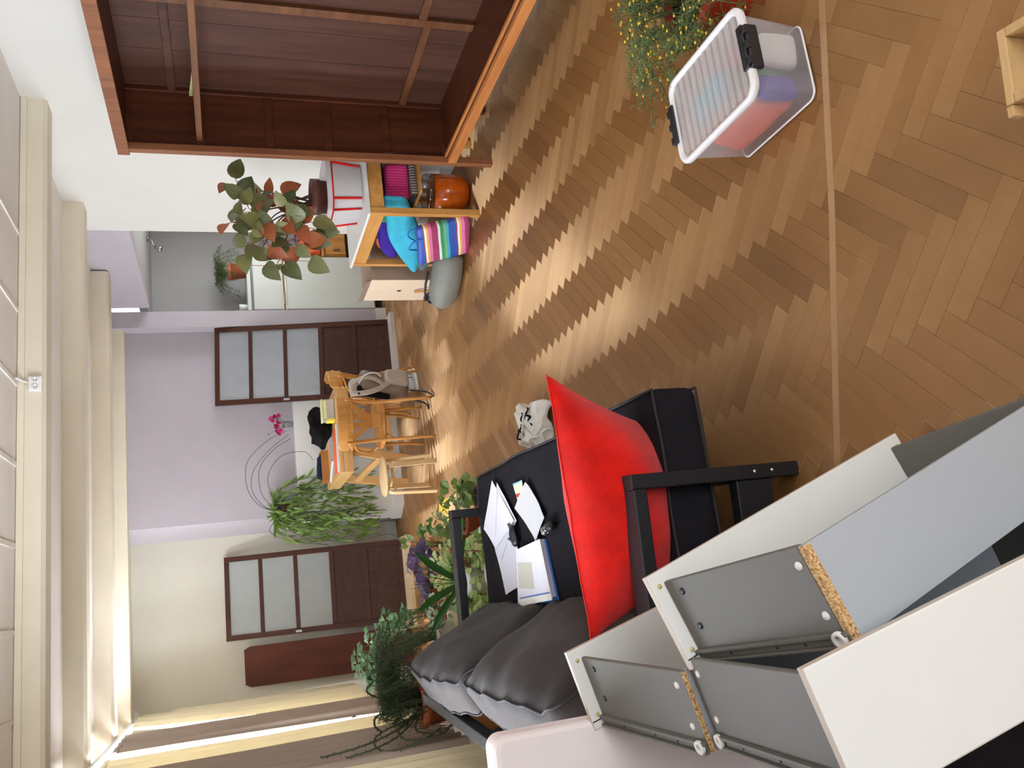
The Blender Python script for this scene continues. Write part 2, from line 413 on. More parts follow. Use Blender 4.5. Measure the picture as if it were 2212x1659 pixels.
sheer('box_plastic', srgb(226, 224, 228), 0.4, 0.74, 0.25)
sheer('lid_plastic', srgb(240, 234, 232), 0.4, 0.60, 0.3)
sheer('door_glass', srgb(226, 232, 234), 0.55, 0.55, 0.2)
sheer('lid_rim', srgb(242, 240, 240), 0.08, 0.0, 0.3)
sheer('tub_plastic', srgb(252, 248, 248), 0.35, 0.0, 0.25)
sheer('bag_film', srgb(240, 240, 240), 0.3, 0.45, 0.15)
glassmat('glass'); glassmat('window_glass', (0.97, 0.98, 1, 1), 0.04)
leafmat('leaf_begonia', srgb(66, 78, 50), srgb(134, 134, 84), 0.4, 0.15)
leafmat('leaf_begonia_red', srgb(122, 44, 38), srgb(184, 106, 64), 0.45, 0.3)
leafmat('leaf_willow', srgb(66, 92, 38), srgb(138, 172, 78), 0.5, 0.35)
leafmat('leaf_clover', srgb(54, 96, 56), srgb(136, 184, 124), 0.5, 0.35)
leafmat('leaf_purple', srgb(58, 38, 62), srgb(112, 88, 134), 0.5, 0.3)
leafmat('leaf_strap', srgb(20, 52, 16), srgb(58, 100, 40), 0.22, 0.15)
leafmat('leaf_spider', srgb(120, 166, 76), srgb(216, 232, 164), 0.45, 0.4)
leafmat('leaf_ivy', srgb(46, 76, 34), srgb(120, 150, 66), 0.4, 0.3)
leafmat('leaf_grey', srgb(120, 146, 118), srgb(196, 214, 190), 0.5, 0.3)
leafmat('needle_dark', srgb(46, 66, 36), srgb(92, 116, 64), 0.6, 0.25)
leafmat('needle_green', srgb(66, 84, 50), srgb(120, 138, 84), 0.6, 0.3)
stripes('bag_stripes', [(0, srgb(60, 150, 110)), (.10, srgb(224, 236, 226)), (.17, srgb(166, 62, 106)), (.36, srgb(222, 118, 168)), (.46, srgb(232, 178, 80)), (.52, srgb(240, 236, 232)), (.58, srgb(150, 70, 60)), (.62, srgb(46, 88, 176)), (.84, srgb(70, 170, 196)), (.92, srgb(110, 180, 120))], 2, 0.24, 0.45)
stripes('scribble', [(0, srgb(222, 222, 232)), (.5, srgb(150, 150, 164)), (.82, srgb(222, 222, 232))], 1, 0.0135, 0.7)
stripes('knit_pink', [(0, srgb(196, 36, 106)), (.5, srgb(226, 70, 136))], 0, 0.018, 0.95)
stripes('knit_grey', [(0, srgb(108, 100, 94)), (.4, srgb(196, 188, 178)), (.7, srgb(60, 54, 50))], 0, 0.02, 0.95)
stripes('card_print', [(0, srgb(220, 226, 190)), (.25, srgb(150, 190, 210)), (.5, srgb(226, 214, 120)), (.7, srgb(190, 70, 70)), (.85, srgb(220, 226, 190))], 1, 0.11, 0.5)
stripes('tote_print', [(0, srgb(222, 218, 208)), (.55, srgb(40, 38, 36)), (.75, srgb(222, 218, 208))], 0, 0.04, 0.9)
def chip():
    m, nt, b = newmat('chipboard'); v = coords(nt, 'Object', (1, 1, 1)); n = tex_noise(nt, v, 190, 4, .7)
    nt.links.new(ramp(nt, n, [(0.36, srgb(120, 82, 46)), (0.5, srgb(206, 164, 110)), (0.66, srgb(232, 204, 158))]), b.inputs['Base Color']); b.inputs['Roughness'].default_value = .9; MATS['chipboard'] = m
chip()
def blockmat(nm, tx, ty):
    m, nt, b = newmat(nm); at = nt.nodes.new('ShaderNodeAttribute'); at.attribute_name = 'tone'; at.attribute_type = 'GEOMETRY'
    v = coords(nt, 'Object', (60, 4, 4)); v2 = coords(nt, 'Object', (3, 3, 3))
    n = tex_noise(nt, v, 1.0, 5, 0.6); n2 = tex_noise(nt, v2, 1.5, 5, 0.6)
    sp = nt.nodes.new('ShaderNodeSeparateColor'); nt.links.new(at.outputs['Color'], sp.inputs[0])
    a = nt.nodes.new('ShaderNodeMath'); a.operation = 'MULTIPLY_ADD'; a.inputs[1].default_value = 0.16; nt.links.new(n, a.inputs[0]); nt.links.new(sp.outputs[0], a.inputs[2])
    c = nt.nodes.new('ShaderNodeMath'); c.operation = 'MULTIPLY_ADD'; c.inputs[1].default_value = 0.26; nt.links.new(n2, c.inputs[0]); nt.links.new(a.outputs[0], c.inputs[2])
    col = ramp(nt, c.outputs[0], [(0.15, srgb(124, 80, 42)), (0.5, srgb(160, 112, 63)), (0.95, srgb(208, 164, 108))])
    nt.links.new(col, b.inputs['Base Color'])
    rr = nt.nodes.new('ShaderNodeMath'); rr.operation = 'MULTIPLY_ADD'; rr.inputs[1].default_value = 0.22; rr.inputs[2].default_value = 0.28; nt.links.new(n2, rr.inputs[0])
    nt.links.new(rr.outputs[0], b.inputs['Roughness']); b.inputs['Specular IOR Level'].default_value = 0.5
    bump(nt, b, n, 0.08, 0.002); MATS[nm] = m
    tg = nt.nodes.new('ShaderNodeCombineXYZ'); tg.inputs[0].default_value = tx; tg.inputs[1].default_value = ty
    # light reflected by the wood fibres: spread across the grain, so it changes with the direction of the block
    gl = nt.nodes.new('ShaderNodeBsdfGlossy'); gl.inputs['Roughness'].default_value = 0.5; gl.inputs['Anisotropy'].default_value = 0.85
    nt.links.new(tg.outputs[0], gl.inputs['Tangent']); g2 = nt.nodes.new('ShaderNodeMixRGB'); g2.inputs[0].default_value = 0.30; g2.inputs[2].default_value = (1, .82, .55, 1); nt.links.new(col, g2.inputs[1]); nt.links.new(g2.outputs[0], gl.inputs['Color'])
    mx = nt.nodes.new('ShaderNodeMixShader'); mx.inputs[0].default_value = 0.42
    nt.links.new(b.outputs[0], mx.inputs[1]); nt.links.new(gl.outputs[0], mx.inputs[2]); nt.links.new(mx.outputs[0], nt.nodes['Material Output'].inputs[0])
blockmat('parquet_h', .7071, .7071); blockmat('parquet_v', -.7071, .7071)
plain('subfloor', srgb(58, 38, 24), 0.9)

# ------------------------------------------------------------------ setting: room shell
XL, XR = -0.98, 3.14
def struct(name, mb, mat, parent=None, **k): return obj(name, mb, mat, parent, kind='structure', **k)
def boxes(*bs):
    m = MB()
    for a, b in bs: m.box(a, b)
    return m
floor = struct('floor', boxes(((-1.3, -2.7, -0.12), (4.9, 9.75, -0.006))), 'subfloor')
ceiling = struct('ceiling', boxes(((-1.3, -2.7, 2.80), (3.26, 9.75, 2.95))), 'ceiling_paint')
for x in (2.27, 1.805, 1.38, 0.937, 0.507, 0.07, -0.36):
    obj('ceiling_strip', MB().box((x-.013, -2.4, 2.792), (x+.013, 5.06, 2.801)), 'ceiling_strip', ceiling)
# left wall with two windows
wl = MB()
W1, W2 = (6.15, 8.55), (2.5, 4.85); ZB, ZT = 0.72, 2.58
for y0, y1 in ((-2.5, W2[0]), (W2[1], W1[0]), (W1[1], 9.75)): wl.box((XL-.22, y0, 0), (XL, y1, 2.8))
for y0, y1 in (W1, W2):
    wl.box((XL-.22, y0, 0), (XL, y1, ZB)); wl.box((XL-.22, y0, ZT), (XL, y1, 2.8))
struct('wall_left', wl, 'wall_taupe')
def window(n, y0, y1):
    f = MB(); x0, x1 = XL-.17, XL-.10
    for a, b in (((x0, y0, ZB), (x1, y1, ZB+.07)), ((x0, y0, ZT-.07), (x1, y1, ZT)), ((x0, y0, ZB+.07), (x1, y0+.07, ZT-.07)), ((x0, y1-.07, ZB+.07), (x1, y1, ZT-.07))): f.box(a, b)
    o = struct('window_%d' % n, f, 'white_paint')
    ym = (y0+y1)/2
    obj('mullion', MB().box((x0, ym-.05, ZB+.07), (x1, ym+.05, ZT-.07)), 'white_paint', o)
    for a, b in ((y0+.07, ym-.05), (ym+.05, y1-.07)): obj('pane', MB().box((XL-.14, a, ZB+.07), (XL-.134, b, ZT-.07)), 'window_glass', o)
    obj('sill', MB().box((XL-.10, y0, ZB-.04), (XL+.06, y1, ZB)), 'white_paint', o, bevel=.006)
window(1, *W1); window(2, *W2)
# right wall (white), lintel over the kitchen opening, corner pilaster
wr = boxes(((XR, -2.5, 0), (XR+.12, 6.92, 2.8))); struct('wall_right', wr, 'wall_white')
struct('wall_right_lintel', boxes(((XR+.012, 6.92, 2.40), (XR+.10, 8.80, 2.8))), 'wall_lavender')
pil = struct('wall_corner_pilaster', boxes(((2.94, 8.80, 0), (XR-.03, 9.75, 2.8))), 'wall_lavender')
obj('skirting', MB().box((2.925, 8.785, 0), (XR-.025, 8.80, .11)), 'dado_white', pil, bevel=.003)
# back wall: lavender chimney breast with a white ledge, cream recess on the left
bw = MB(); bw.prism([(0.95, 8.97), (2.94, 8.97), (2.94, 9.75), (0.835, 9.75), (0.835, 9.33)], 0, 2.8); struct('wall_back', bw, 'wall_lavender')
struct('wall_back_recess', boxes(((XL-.2, 9.33, 0), (0.835, 9.75, 2.8))), 'wall_cream')
ledge = MB(); ledge.prism([(0.955, 8.77), (2.20, 8.77), (2.20, 8.97), (0.95, 8.97), (0.84, 9.0)], 0, 1.06)
led = struct('trim_1', ledge, 'dado_white', bevel=.004)
obj('skirting', MB().prism([(0.955, 8.755), (2.2, 8.755), (2.2, 8.77), (0.955, 8.77), (0.84, 9.0), (0.825, 8.99)], 0, .11), 'dado_white', led)
struct('baseboard_back', boxes(((XL, 9.315, 0), (0.835, 9.33, .12))), 'dado_white')
struct('baseboard_right', boxes(((XR-.014, -2.5, 0), (XR, 6.92, .09))), 'dado_white')
# rear wall behind the photographer with a wide window
rw = MB()
for x0, x1 in ((-1.2, -.2), (2.6, 3.26)): rw.box((x0, -2.7, 0), (x1, -2.5, 2.8))
rw.box((-.2, -2.7, 0), (2.6, -2.5, .8)); rw.box((-.2, -2.7, 2.5), (2.6, -2.5, 2.8)); struct('wall_rear', rw, 'wall_white')
# kitchen
kw = MB()
kw.box((3.11, 9.45, 0), (4.72, 9.75, 2.42)); kw.box((3.26, 6.75, 0), (4.72, 6.92, 2.42))
kw.box((4.6, 6.92, 0), (4.72, 7.3, 2.42)); kw.box((4.6, 8.3, 0), (4.72, 9.45, 2.42)); kw.box((4.6, 7.3, 0), (4.72, 8.3, 1.2)); kw.box((4.6, 7.3, 2.2), (4.72, 8.3, 2.42))
struct('wall_kitchen', kw, 'wall_grey')
struct('ceiling_kitchen', boxes(((3.16, 6.93, 2.42), (4.72, 9.75, 2.5))), 'wall_grey')
# ceiling beams
def beam(n, y0, y1, x0=XL, x1=XR, z=2.66):
    m = MB(); c = .02
    prof = [(y0, 2.8), (y0, z+c), (y0+c, z), (y1-c, z), (y1, z+c), (y1, 2.8)]
    vs = [V((x0, y, zz)) for y, zz in prof]+[V((x1, y, zz)) for y, zz in prof]; k = len(prof)
    m.add(vs, [tuple(range(k)), tuple(range(k, 2*k))[::-1]]+[(i, i+k, (i+1) % k+k, (i+1) % k) for i in range(k)])
    return struct('trim_%d' % n, m, 'beam_cream')
b1 = beam(2, 5.06, 5.24); beam(3, 6.42, 6.60); beam(4, 7.78, 8.02)
struct('trim_5', boxes(((XL, 8.86, 2.648), (2.94, 8.99, 2.8)), ((XL, 8.99, 2.67), (0.84, 9.33, 2.8))), 'beam_cream')
obj('cable_duct', MB().box((XL, 5.044, 2.762), (XR, 5.06, 2.796)), 'beam_cream', b1, bevel=.004)

# parquet: 70 x 350 mm oak blocks in 45 degree herringbone
def parquet():
    wv, n = 0.0708, 5
    e1 = V((math.cos(PI/4), math.sin(PI/4), 0)); e2 = V((-math.sin(PI/4), math.cos(PI/4), 0)); org = V((1.29, 3.05, 0))
    cells = []
    def ok(c): return (-1.0 < c.x < 3.16 and -0.4 < c.y < 9.36) or (3.16 <= c.x < 4.65 and 6.9 < c.y < 9.5)
    for s in range(-140, 140):
        for k in range(-12, 13):
            ox, oy = s+n*k, s-n*k
            a = org+e1*wv*(ox+n/2)+e2*wv*(oy+.5)
            if ok(a): cells.append((a, 0))
            j = ox
            b = org+e1*wv*(ox+n+.5)+e2*wv*(oy+1-n/2)
            if ok(b): cells.append((b, 1))
    camp = V((0, 0, 1.75))
    def size(c):
        d = c[0]-camp; dep = d.dot(fwd); u = d.dot(d2)/dep*1832; v = d.dot(r2)/dep*1832
        if dep < .2 or abs(u) > 1106+60 or abs(v) > 830+60: return 0
        if c[0].x < .1 and c[0].y < 4.4: return 0
        return 1/d.length_squared
    cells.sort(key=lambda c: -size(c))
    L, Wd, g, h = wv*n, wv, 0.0003, 0.012
    def blk(M, tone, m, tones):
        x, y = L/2-g, Wd/2-g; bv = .0008
        vs = [V((sx*x, sy*y, -h)) for sx, sy in ((-1, -1), (1, -1), (1, 1), (-1, 1))]+[V((sx*x, sy*y, -bv)) for sx, sy in ((-1, -1), (1, -1), (1, 1), (-1, 1))]+[V((sx*(x-bv), sy*(y-bv), 0)) for sx, sy in ((-1, -1), (1, -1), (1, 1), (-1, 1))]
        fs = [(8, 9, 10, 11)]+[(i, (i+1) % 4, 4+(i+1) % 4, 4+i) for i in range(4)]+[(4+i, 4+(i+1) % 4, 8+(i+1) % 4, 8+i) for i in range(4)]
        m.add([M @ p for p in vs], fs); tones += [tone]*12
    def tonemesh(me, tones):
        at = me.color_attributes.new('tone', 'FLOAT_COLOR', 'POINT'); buf = []
        for t in tones: buf += [t, t, t, 1]
        at.data.foreach_set('color', buf)
    def tone(o): return max(0, min(1, random.gauss(.26 if o == 0 else .36, .075)))  # second block direction is paler: sheen of the grain put into the colour
    var = {}
    for o in (0, 1):
        for i in range(14):
            m = MB(); t = []; blk(Matrix(), tone(o), m, t); me = mesh('parquet_block', m, 'parquet_h' if o == 0 else 'parquet_v'); tonemesh(me, t); var[o, i] = me
    near = cells[:296]; rest = cells[296:]
    def rotm(c, o): return Matrix.Translation((c.x, c.y, 0)) @ Matrix.Rotation(PI/4 if o == 0 else 3*PI/4, 4, 'Z')
    for c, o in near: inst('parquet_block', var[o, random.randrange(14)], floor, rotm(c, o))
    m = MB(); t = []
    for o in (0, 1):
        for c, q in rest:
            if q == o: blk(rotm(c, o), tone(o), m, t)
        if o == 0: nf = len(m.f)
    m.mi = [0 if i < nf else 1 for i in range(len(m.f))]
    r = obj('parquet_blocks', m, ['parquet_h', 'parquet_v'], floor, kind='stuff'); tonemesh(r.data, t)
parquet()
# pale filler strip across the near floor
fs = MB(); P = [V((2.6, 1.50, 0)), V((1.58, 1.757, 0)), V((.95, 1.91, 0)), V((.64, 2.00, 0)), V((.237, 2.115, 0)), V((-.6, 2.3, 0))]
for a, b in zip(P[:-1], P[1:]): fs.bar(a+V((0, 0, .0002)), b+V((0, 0, .0002)),   .027, .002)
struct('trim_6', fs, 'filler_strip')
# ------------------------------------------------------------------ wardrobe (open, no doors)
def wardrobe():
    t = thing('wardrobe', 'tall open dark brown wooden wardrobe without doors against the white wall', 'wardrobe', (2.9, 3.85, 0))
    Y0, Y1, XF, XB, ZT = 2.85, 4.83, 2.68, 3.12, 2.25
    def part(n, mb, m, bv=.003, par=None, **k): return obj(n, mb, m, par or t, space='w', bevel=bv, **k)
    # far side: posts, rails and recessed panels, seen from inside
    for yy, nm in ((Y1, 'far'), (Y0+.045, 'near')):
        sgn = 1 if nm == 'far' else 1
        ya, yb = yy-.045, yy
        part('post', MB().box((XF, ya, 0), (XF+.045, yb, ZT)), 'wardrobe_post')
        part('post', MB().box((XB-.05, ya, 0), (XB, yb, ZT)), 'wardrobe_wood')
        zs = (2.20, 1.80, 1.405, 1.055, .69, .31)
        for z in zs: part('side_rail', MB().box((XF+.045, ya+.008, z-.025), (XB-.05, yb-.01, z+.025)), 'wardrobe_wood')
        for z1, z0 in zip(zs[:-1], zs[1:]): part('side_panel', MB().box((XF+.03, ya+.018, z0+.018), (XB-.04, yb-.014, z1-.018)), 'wardrobe_wood', 0)
    part('top_board', MB().box((XF, Y0+.0455, ZT-.045), (XB, Y1-.0455, ZT)), 'wardrobe_wood')
    part('cornice', MB().box((XF-.012, Y0-.01, ZT-.06), (XF, Y1+.01, ZT+.005)), 'wardrobe_post')
    part('bottom_board', MB().box((XF+.03, Y0+.0455, .285), (XB, Y1-.0455, .31)), 'wardrobe_wood')
    part('front_rail', MB().box((XF-.004, Y0+.0455, .25), (XF+.03, Y1-.0455, .305)), 'wardrobe_edge')
    part('stop_strip', MB().box((XF+.032, Y0+.05, .31), (XF+.055, Y1-.05, .325)), 'wardrobe_edge')
    # back: tongued planks in a frame
    ys = [Y0+.045, 3.16, 3.42, 3.70, 3.95, 4.17, 4.43, 4.785]
    for a, b in zip(ys[:-1], ys[1:]): part('back_plank', MB().box((XB-.02, a+.0015, .30), (XB-.006+rnd(-.002, .002), b-.0015, 2.21)), 'wardrobe_back', .002)
    part('back_stile', MB().box((XB-.045, 3.945, .31), (XB-.02, 4.005, 2.2)), 'wardrobe_rail')
    part('back_rail', MB().box((XB-.043, 4.005, .545), (XB-.02, 4.785, .59)), 'wardrobe_rail'); part('back_rail', MB().box((XB-.043, Y0+.05, .585), (XB-.02, 3.945, .63)), 'wardrobe_rail')
    part('back_rail', MB().box((XB-.043, 4.005, 1.93), (XB-.02, 4.785, 1.975)), 'wardrobe_back'); part('back_rail', MB().box((XB-.043, Y0+.05, 1.93), (XB-.02, 3.945, 1.975)), 'wardrobe_rail')
    part('hanging_rail', MB().box((XF+.075, Y0+.04, 1.79), (XF+.105, Y1-.04, 1.825)), 'wardrobe_rail')
    lk = part('lock_plate', MB().box((XF+.045, Y1-.05, .66), (XF+.05, Y1-.04, .72)), 'steel', 0)
    return t
wardrobe()
tag(obj('paper_scrap', MB().add([V((2.86, 4.36, 1.827)), V((2.90, 4.30, 1.827)), V((2.84, 4.46, 1.85)), V((2.80, 4.40, 1.829))], [(0, 1, 2, 3)]), 'lime_plastic'), 'tiny lime green scrap on the wardrobe rail', 'scrap')

# ------------------------------------------------------------------ two unhung glazed doors leaning on the back wall
def door_leaf(label, x0, x1, xs, yb, yt, zb, H=1.80):
    tilt = math.atan2(yt-yb, H); M = Matrix.Translation((x0, yb, zb)) @ Matrix.Rotation(-tilt, 4, 'X')
    sh = Matrix(((1, 0, xs/H, 0), (0, 1, 0, 0), (0, 0, 1, 0), (0, 0, 0, 1)))
    roll = Matrix.Rotation(math.atan2(xs, H), 4, 'Y')
    t = thing('door_leaf', label, 'door', M=M @ roll); W = x1-x0; T = .034
    def P(n, a, b, m, bv=.003, par=None, **k): return obj(n, MB().box(a, b), m, par or t, bevel=bv, **k)
    sw = .052
    s1 = P('stile', (0, 0, 0), (sw, T, H), 'door_wood'); P('stile', (W-sw, 0, 0), (W, T, H), 'door_wood')
    for z0, z1 in ((1.755, 1.80), (1.425, 1.462), (1.075, 1.112), (.705, .752), (.36, .405), (0, .05)): P('rail', (sw, .001, z0), (W-sw, T-.001, z1), 'door_wood')
    for z0, z1 in ((1.462, 1.755), (1.112, 1.425), (.752, 1.075)): P('pane', (sw-.004, .014, z0-.004), (W-sw+.004, .019, z1+.004), 'door_glass', 0)
    for z0, z1 in ((.405, .705), (.05, .36)): P('panel', (sw-.004, .012, z0-.004), (W-sw+.004, .024, z1+.004), 'door_panel', 0)
    P('lock', (.012, -.004, 1.06), (.034, 0, 1.12), 'chrome', 0, s1)
    return t
door_leaf('dark brown unhung door with three glass panes leaning right of the flower vase', 2.055, 2.885, .06, 8.50, 8.86, .052)
door_leaf('dark brown unhung door with three glass panes leaning beside the plain brown board', -.225, .60, .02, 8.86, 9.27, .052)
tag(obj('threshold_slab', MB().box((1.95, 8.36, 0), (2.92, 8.62, .05)), 'marble', bevel=.003), 'pale grey stone slab on the floor under the right hand door', 'slab')
tag(obj('floor_plank', MB().box((-.29, 8.62, 0), (.62, 9.0, .05)), 'pale_wood', bevel=.003), 'pale wooden plank on the floor under the left hand door', 'plank')
# plain board with notched corners
bd = MB(); Wb, Hb, c = .385, 1.66, .022
bd.prism([(0, 0), (Wb, 0), (Wb, Hb-2*c), (Wb-c/2, Hb-2*c), (Wb-c/2, Hb-c), (Wb-c, Hb-c), (Wb-c, Hb), (c, Hb), (c, Hb-c), (c/2, Hb-c), (c/2, Hb-2*c), (0, Hb-2*c)], 0, .025,
         Matrix.Translation((-.665, 8.97, .002)) @ Matrix.Rotation(math.atan2(.27, 1.66), 4, 'X').inverted() @ Matrix.Rotation(PI/2, 4, 'X'))
tag(obj('leaning_board', bd, 'board_brown', bevel=.003), 'plain reddish brown board with notched corners leaning near the curtain', 'board')

# ------------------------------------------------------------------ curtains
def curtain(label, mat, pts, z0, z1, folds, amp, group=None, flare=0.0):
    """pts: (x, y) path of the cloth along the wall"""
    n = folds*8; L = len(pts)-1
    t = thing('curtain', label, 'curtain', (pts[0][0], pts[0][1], z1), group=group)
    def at(u):
        f = u*L; i = min(int(f), L-1); a, b = V((*pts[i], 0)), V((*pts[i+1], 0)); return a.lerp(b, f-i), (b-a).normalized()
    ph = rnd(0, 6)
    def fn(side):
        def g(u, v):
            p, d = at(u); nrm = V((d.y, -d.x, 0)); z = z1+(z0-z1)*v
            o = amp*math.sin(u*folds*2*PI+ph+.5*math.sin(v*3+ph))*(0.55+.45*v)+.35*amp*math.sin(u*folds*4.3*PI+2.1*v)
            return p+d*(flare*(1-v)**3)+nrm*(o+side*.0012)+V((0, 0, z))
        return g
    m = MB(); m.sheet(fn(1), n, 14); k = len(m.v); m2 = MB(); m2.sheet(fn(-1), n, 14)
    m.add(m2.v, [f[::-1] for f in m2.f], True)
    obj('cloth', m, mat, t, space='w')
    for i in range(folds+1):
        p, d = at(i/folds); p = p+d*flare
        obj('hook', MB().tube([p+V((0, 0, z1)), p+V((0, 0, z1+.035))], .004, 5), 'white_plastic', t, space='w')
    obj('heading', MB().bar(at(0)[0]+at(0)[1]*flare+V((0, 0, z1-.015)), at(.999)[0]+at(0)[1]*flare+V((0, 0, z1-.015)), .02, .03), mat, t, space='w')
    return t
curtain('cream curtain bunched nearest the leaning brown board', 'curtain_cream', [(-.795, 9.16), (-.80, 8.6), (-.815, 8.02)], .60, 2.60, 4, .030, flare=-.45)
curtain('curtain in painted taupe shade beside the cream one at the far window', 'curtain_shaded', [(-.815, 8.0), (-.825, 7.12)], .60, 2.60, 4, .028)
curtain('white sheer curtain in front of the bright far window', 'curtain_white', [(-.88, 7.25), (-.88, 6.70)], .62, 2.60, 4, .012)
curtain('narrow cream curtain strip on the near side of the far window', 'curtain_cream', [(-.83, 6.80), (-.84, 6.36)], .55, 2.60, 2, .022)
curtain('wide curtain in painted taupe shade hanging behind the trailing cactus', 'curtain_shaded', [(-.85, 6.33), (-.86, 5.2)], .45, 2.60, 6, .022)
curtain('bright cream curtain at the near window beyond the sofa back', 'curtain_cream', [(-.86, 5.02), (-.86, 4.5), (-.86, 4.15)], .30, 2.60, 6, .030)
cr = thing('curtain_rail', 'white curtain rail fixed under the ceiling along the windows', 'rail', (-.85, 5.8, 2.64))
obj('rail', MB().box((-.875, 2.5, 2.634), (-.80, 9.2, 2.66)), 'white_paint', cr, space='w', bevel=.003)
for y in (2.7, 5.9, 9.0): obj('bracket', MB().box((XL, y-.015, 2.64), (-.876, y+.015, 2.655)), 'steel', cr, space='w')

# ------------------------------------------------------------------ socket on the beam
t = thing('double_socket', 'white double power socket fixed to the ceiling beam', 'socket', (1.375, 5.06, 2.67))
obj('plate', MB().box((1.335, 5.038, 2.675), (1.42, 5.06, 2.742)), 'white_plastic', t, space='w', bevel=.006)
for x in (1.357, 1.398):
    obj('socket_face', MB().lathe([(.0, .0), (.017, 0), (.017, .003), (.012, .003), (.011, -.001)][::-1], (x, 5.036, 2.708), 14, M=Matrix.Rotation(PI/2, 4, 'X')), 'white_paint', t, space='w')
    for dz in (-.006, .006): obj('pin_hole', MB().lathe([(.0, 0), (.0026, 0), (.0026, .002)], (x, 5.0335, 2.708+dz), 8, M=Matrix.Rotation(PI/2, 4, 'X')), 'dark_rubber', t, space='w')
obj('cable', MB().tube([(1.385, 5.045, 2.745), (1.392, 5.03, 2.77), (1.40, 4.99, 2.796)], .006, 6), 'white_plastic', t, space='w')

# ------------------------------------------------------------------ drawers, stood on end
def drawer(label, M, W, H, D, raw=True):
    """frame: x along the width (up), y from the open top to the base, z from the front to the back; origin = inner front corner at the floor end"""
    t = thing('drawer', label, 'drawer', M=M, group=None); o = .045; ft = .018
    fr = obj('drawer_front', MB().box((0, 0, -ft), (W, H, 0)), ['laminate_white'], t, bevel=.0025)
    eb = MB(); e = .0006
    eb.box((-e, -e, -ft+.0015), (W+e, 0, -.0015)); eb.box((W, 0, -ft+.0015), (W+e, H, -.0015)); eb.box((-e, 0, -ft+.0015), (0, H, -.0015)); eb.box((-e, H, -ft+.0015), (W+e, H+e, -.0015))
    obj('edge_band', eb, 'laminate_edge', fr)
    for x in (W-.02, .02):
        for y in (.03, H-.035): obj('plug', MB().lathe([(0, 0), (.0055, 0), (.0055, .0015)][::-1], (x, y, .0004), 12), 'plug_yellow', fr)
    obj('groove', MB().box((W-.09, H-.022, .0002), (W, H-.019, .0008)), 'dark_rubber', fr)
    for s in (0, 1):
        a = W-o if s else o-.012; y0 = .026
        sd = obj('side', MB().box((a, y0, .0015), (a+.012, H-.006, D-(.0135 if raw else 0))), 'drawer_grey', t, bevel=.003)
        xo = a+.012 if s else a
        sg = 1 if s else -1
        rl = obj('runner', MB().box((xo, H-.030, .002), (xo+sg*.011, H-.022, D-.004)).box((xo, H-.022, .002), (xo+sg*.004, H-.008, D-.004)).box((xo, H-.008, .002), (xo+sg*.013, H-.003, D-.004)), 'drawer_grey', t, bevel=.001)
        for z in (.055,):
            for y in (.055, H*.63): obj('screw', MB().lathe([(0, .003), (.007, .003), (.008, 0)][::-1], (xo+sg*.0, y, z), 12, M=Matrix.Rotation(sg*PI/2, 4, 'Y')), 'screw_dark', sd)
        for y in (.06, H*.72): obj('cap', MB().lathe([(0, .004), (.007, .003), (.009, 0)][::-1], (xo, y, D-.035), 14, M=Matrix.Rotation(sg*PI/2, 4, 'Y')), 'white_plastic', sd)
        obj('roller', MB().lathe([(.007, 0), (.015, 0), (.016, .004), (.015, .009), (.008, .009), (.007, .004)], (xo+sg*.005, H-.018, D-.022), 18, M=Matrix.Rotation(sg*PI/2, 4, 'Y')), 'white_plastic', sd)
        for z in (.12, .27, D-.12): obj('rivet', MB().lathe([(0, .001), (.003, .001), (.003, 0)][::-1], (xo+sg*.0045, H-.015, z), 8, M=Matrix.Rotation(sg*PI/2, 4, 'Y')), 'screw_dark', rl)
    obj('base', MB().box((o, H-.026, .001), (W-o, H-.012, D-.017)), 'drawer_panel', t)
    bk = obj('drawer_back', MB().box((o-.0115, y0+.002, D-.013), (W-o+.0115, H-.004, D+.0005)) if raw else MB().box((o+.001, y0+.002, D-.016), (W-o-.001, H-.004, D-.001)), 'drawer_panel', t, bevel=.001)
    if not raw: obj('raw_edge', MB().box((W-o+.0005, y0+.003, D+.0002), (W-o+.0125, H-.005, D+.003)), 'chipboard', bk)
    if raw: obj('raw_edge', MB().box((W-o+.0115, y0+.003, D-.012), (W-o+.0135, H-.005, D)).box((W-o-.004, y0+.003, D+.0004), (W-o+.0125, H-.005, D+.0012)), 'chipboard', bk)
    return t
def orth(a, b, flip=1):
    a = V(a).normalized(); b = V(b); b = (b-a*b.dot(a)).normalized(); return a, b, a.cross(b)*flip
a, b, c = orth((-.324, -.078, .936), (-.935, -.064, -.329)); 
if c.y > 0: c = -c
drawer('white fronted grey drawer on end, front one with its blue-grey back turned outwards', frame((.262, 1.774, .079), a, b, c), .869, .212, .472)
a, b, c = orth((-.265, -.051, .956), (-.957, .045, -.263))
if c.y > 0: c = -c
drawer('white fronted grey drawer on end, farthest one beside the red pillow', frame((.038, 2.252, .075), a, b, c), .869, .212, .488, False)
a, b, c = orth((-.257, .102, .954), (-.959, -.031, -.255))
if c.y < 0: c = -c
k = 1.039; og = V((0, 0, 1.75))+(V((.052, 1.054, .12))-V((0, 0, 1.75)))*k
drawer('white fronted grey drawer on end, nearest one showing its cream white front', frame(og+a*(.869*k), -a, b, c), .869*k, .212*k, .538, False)
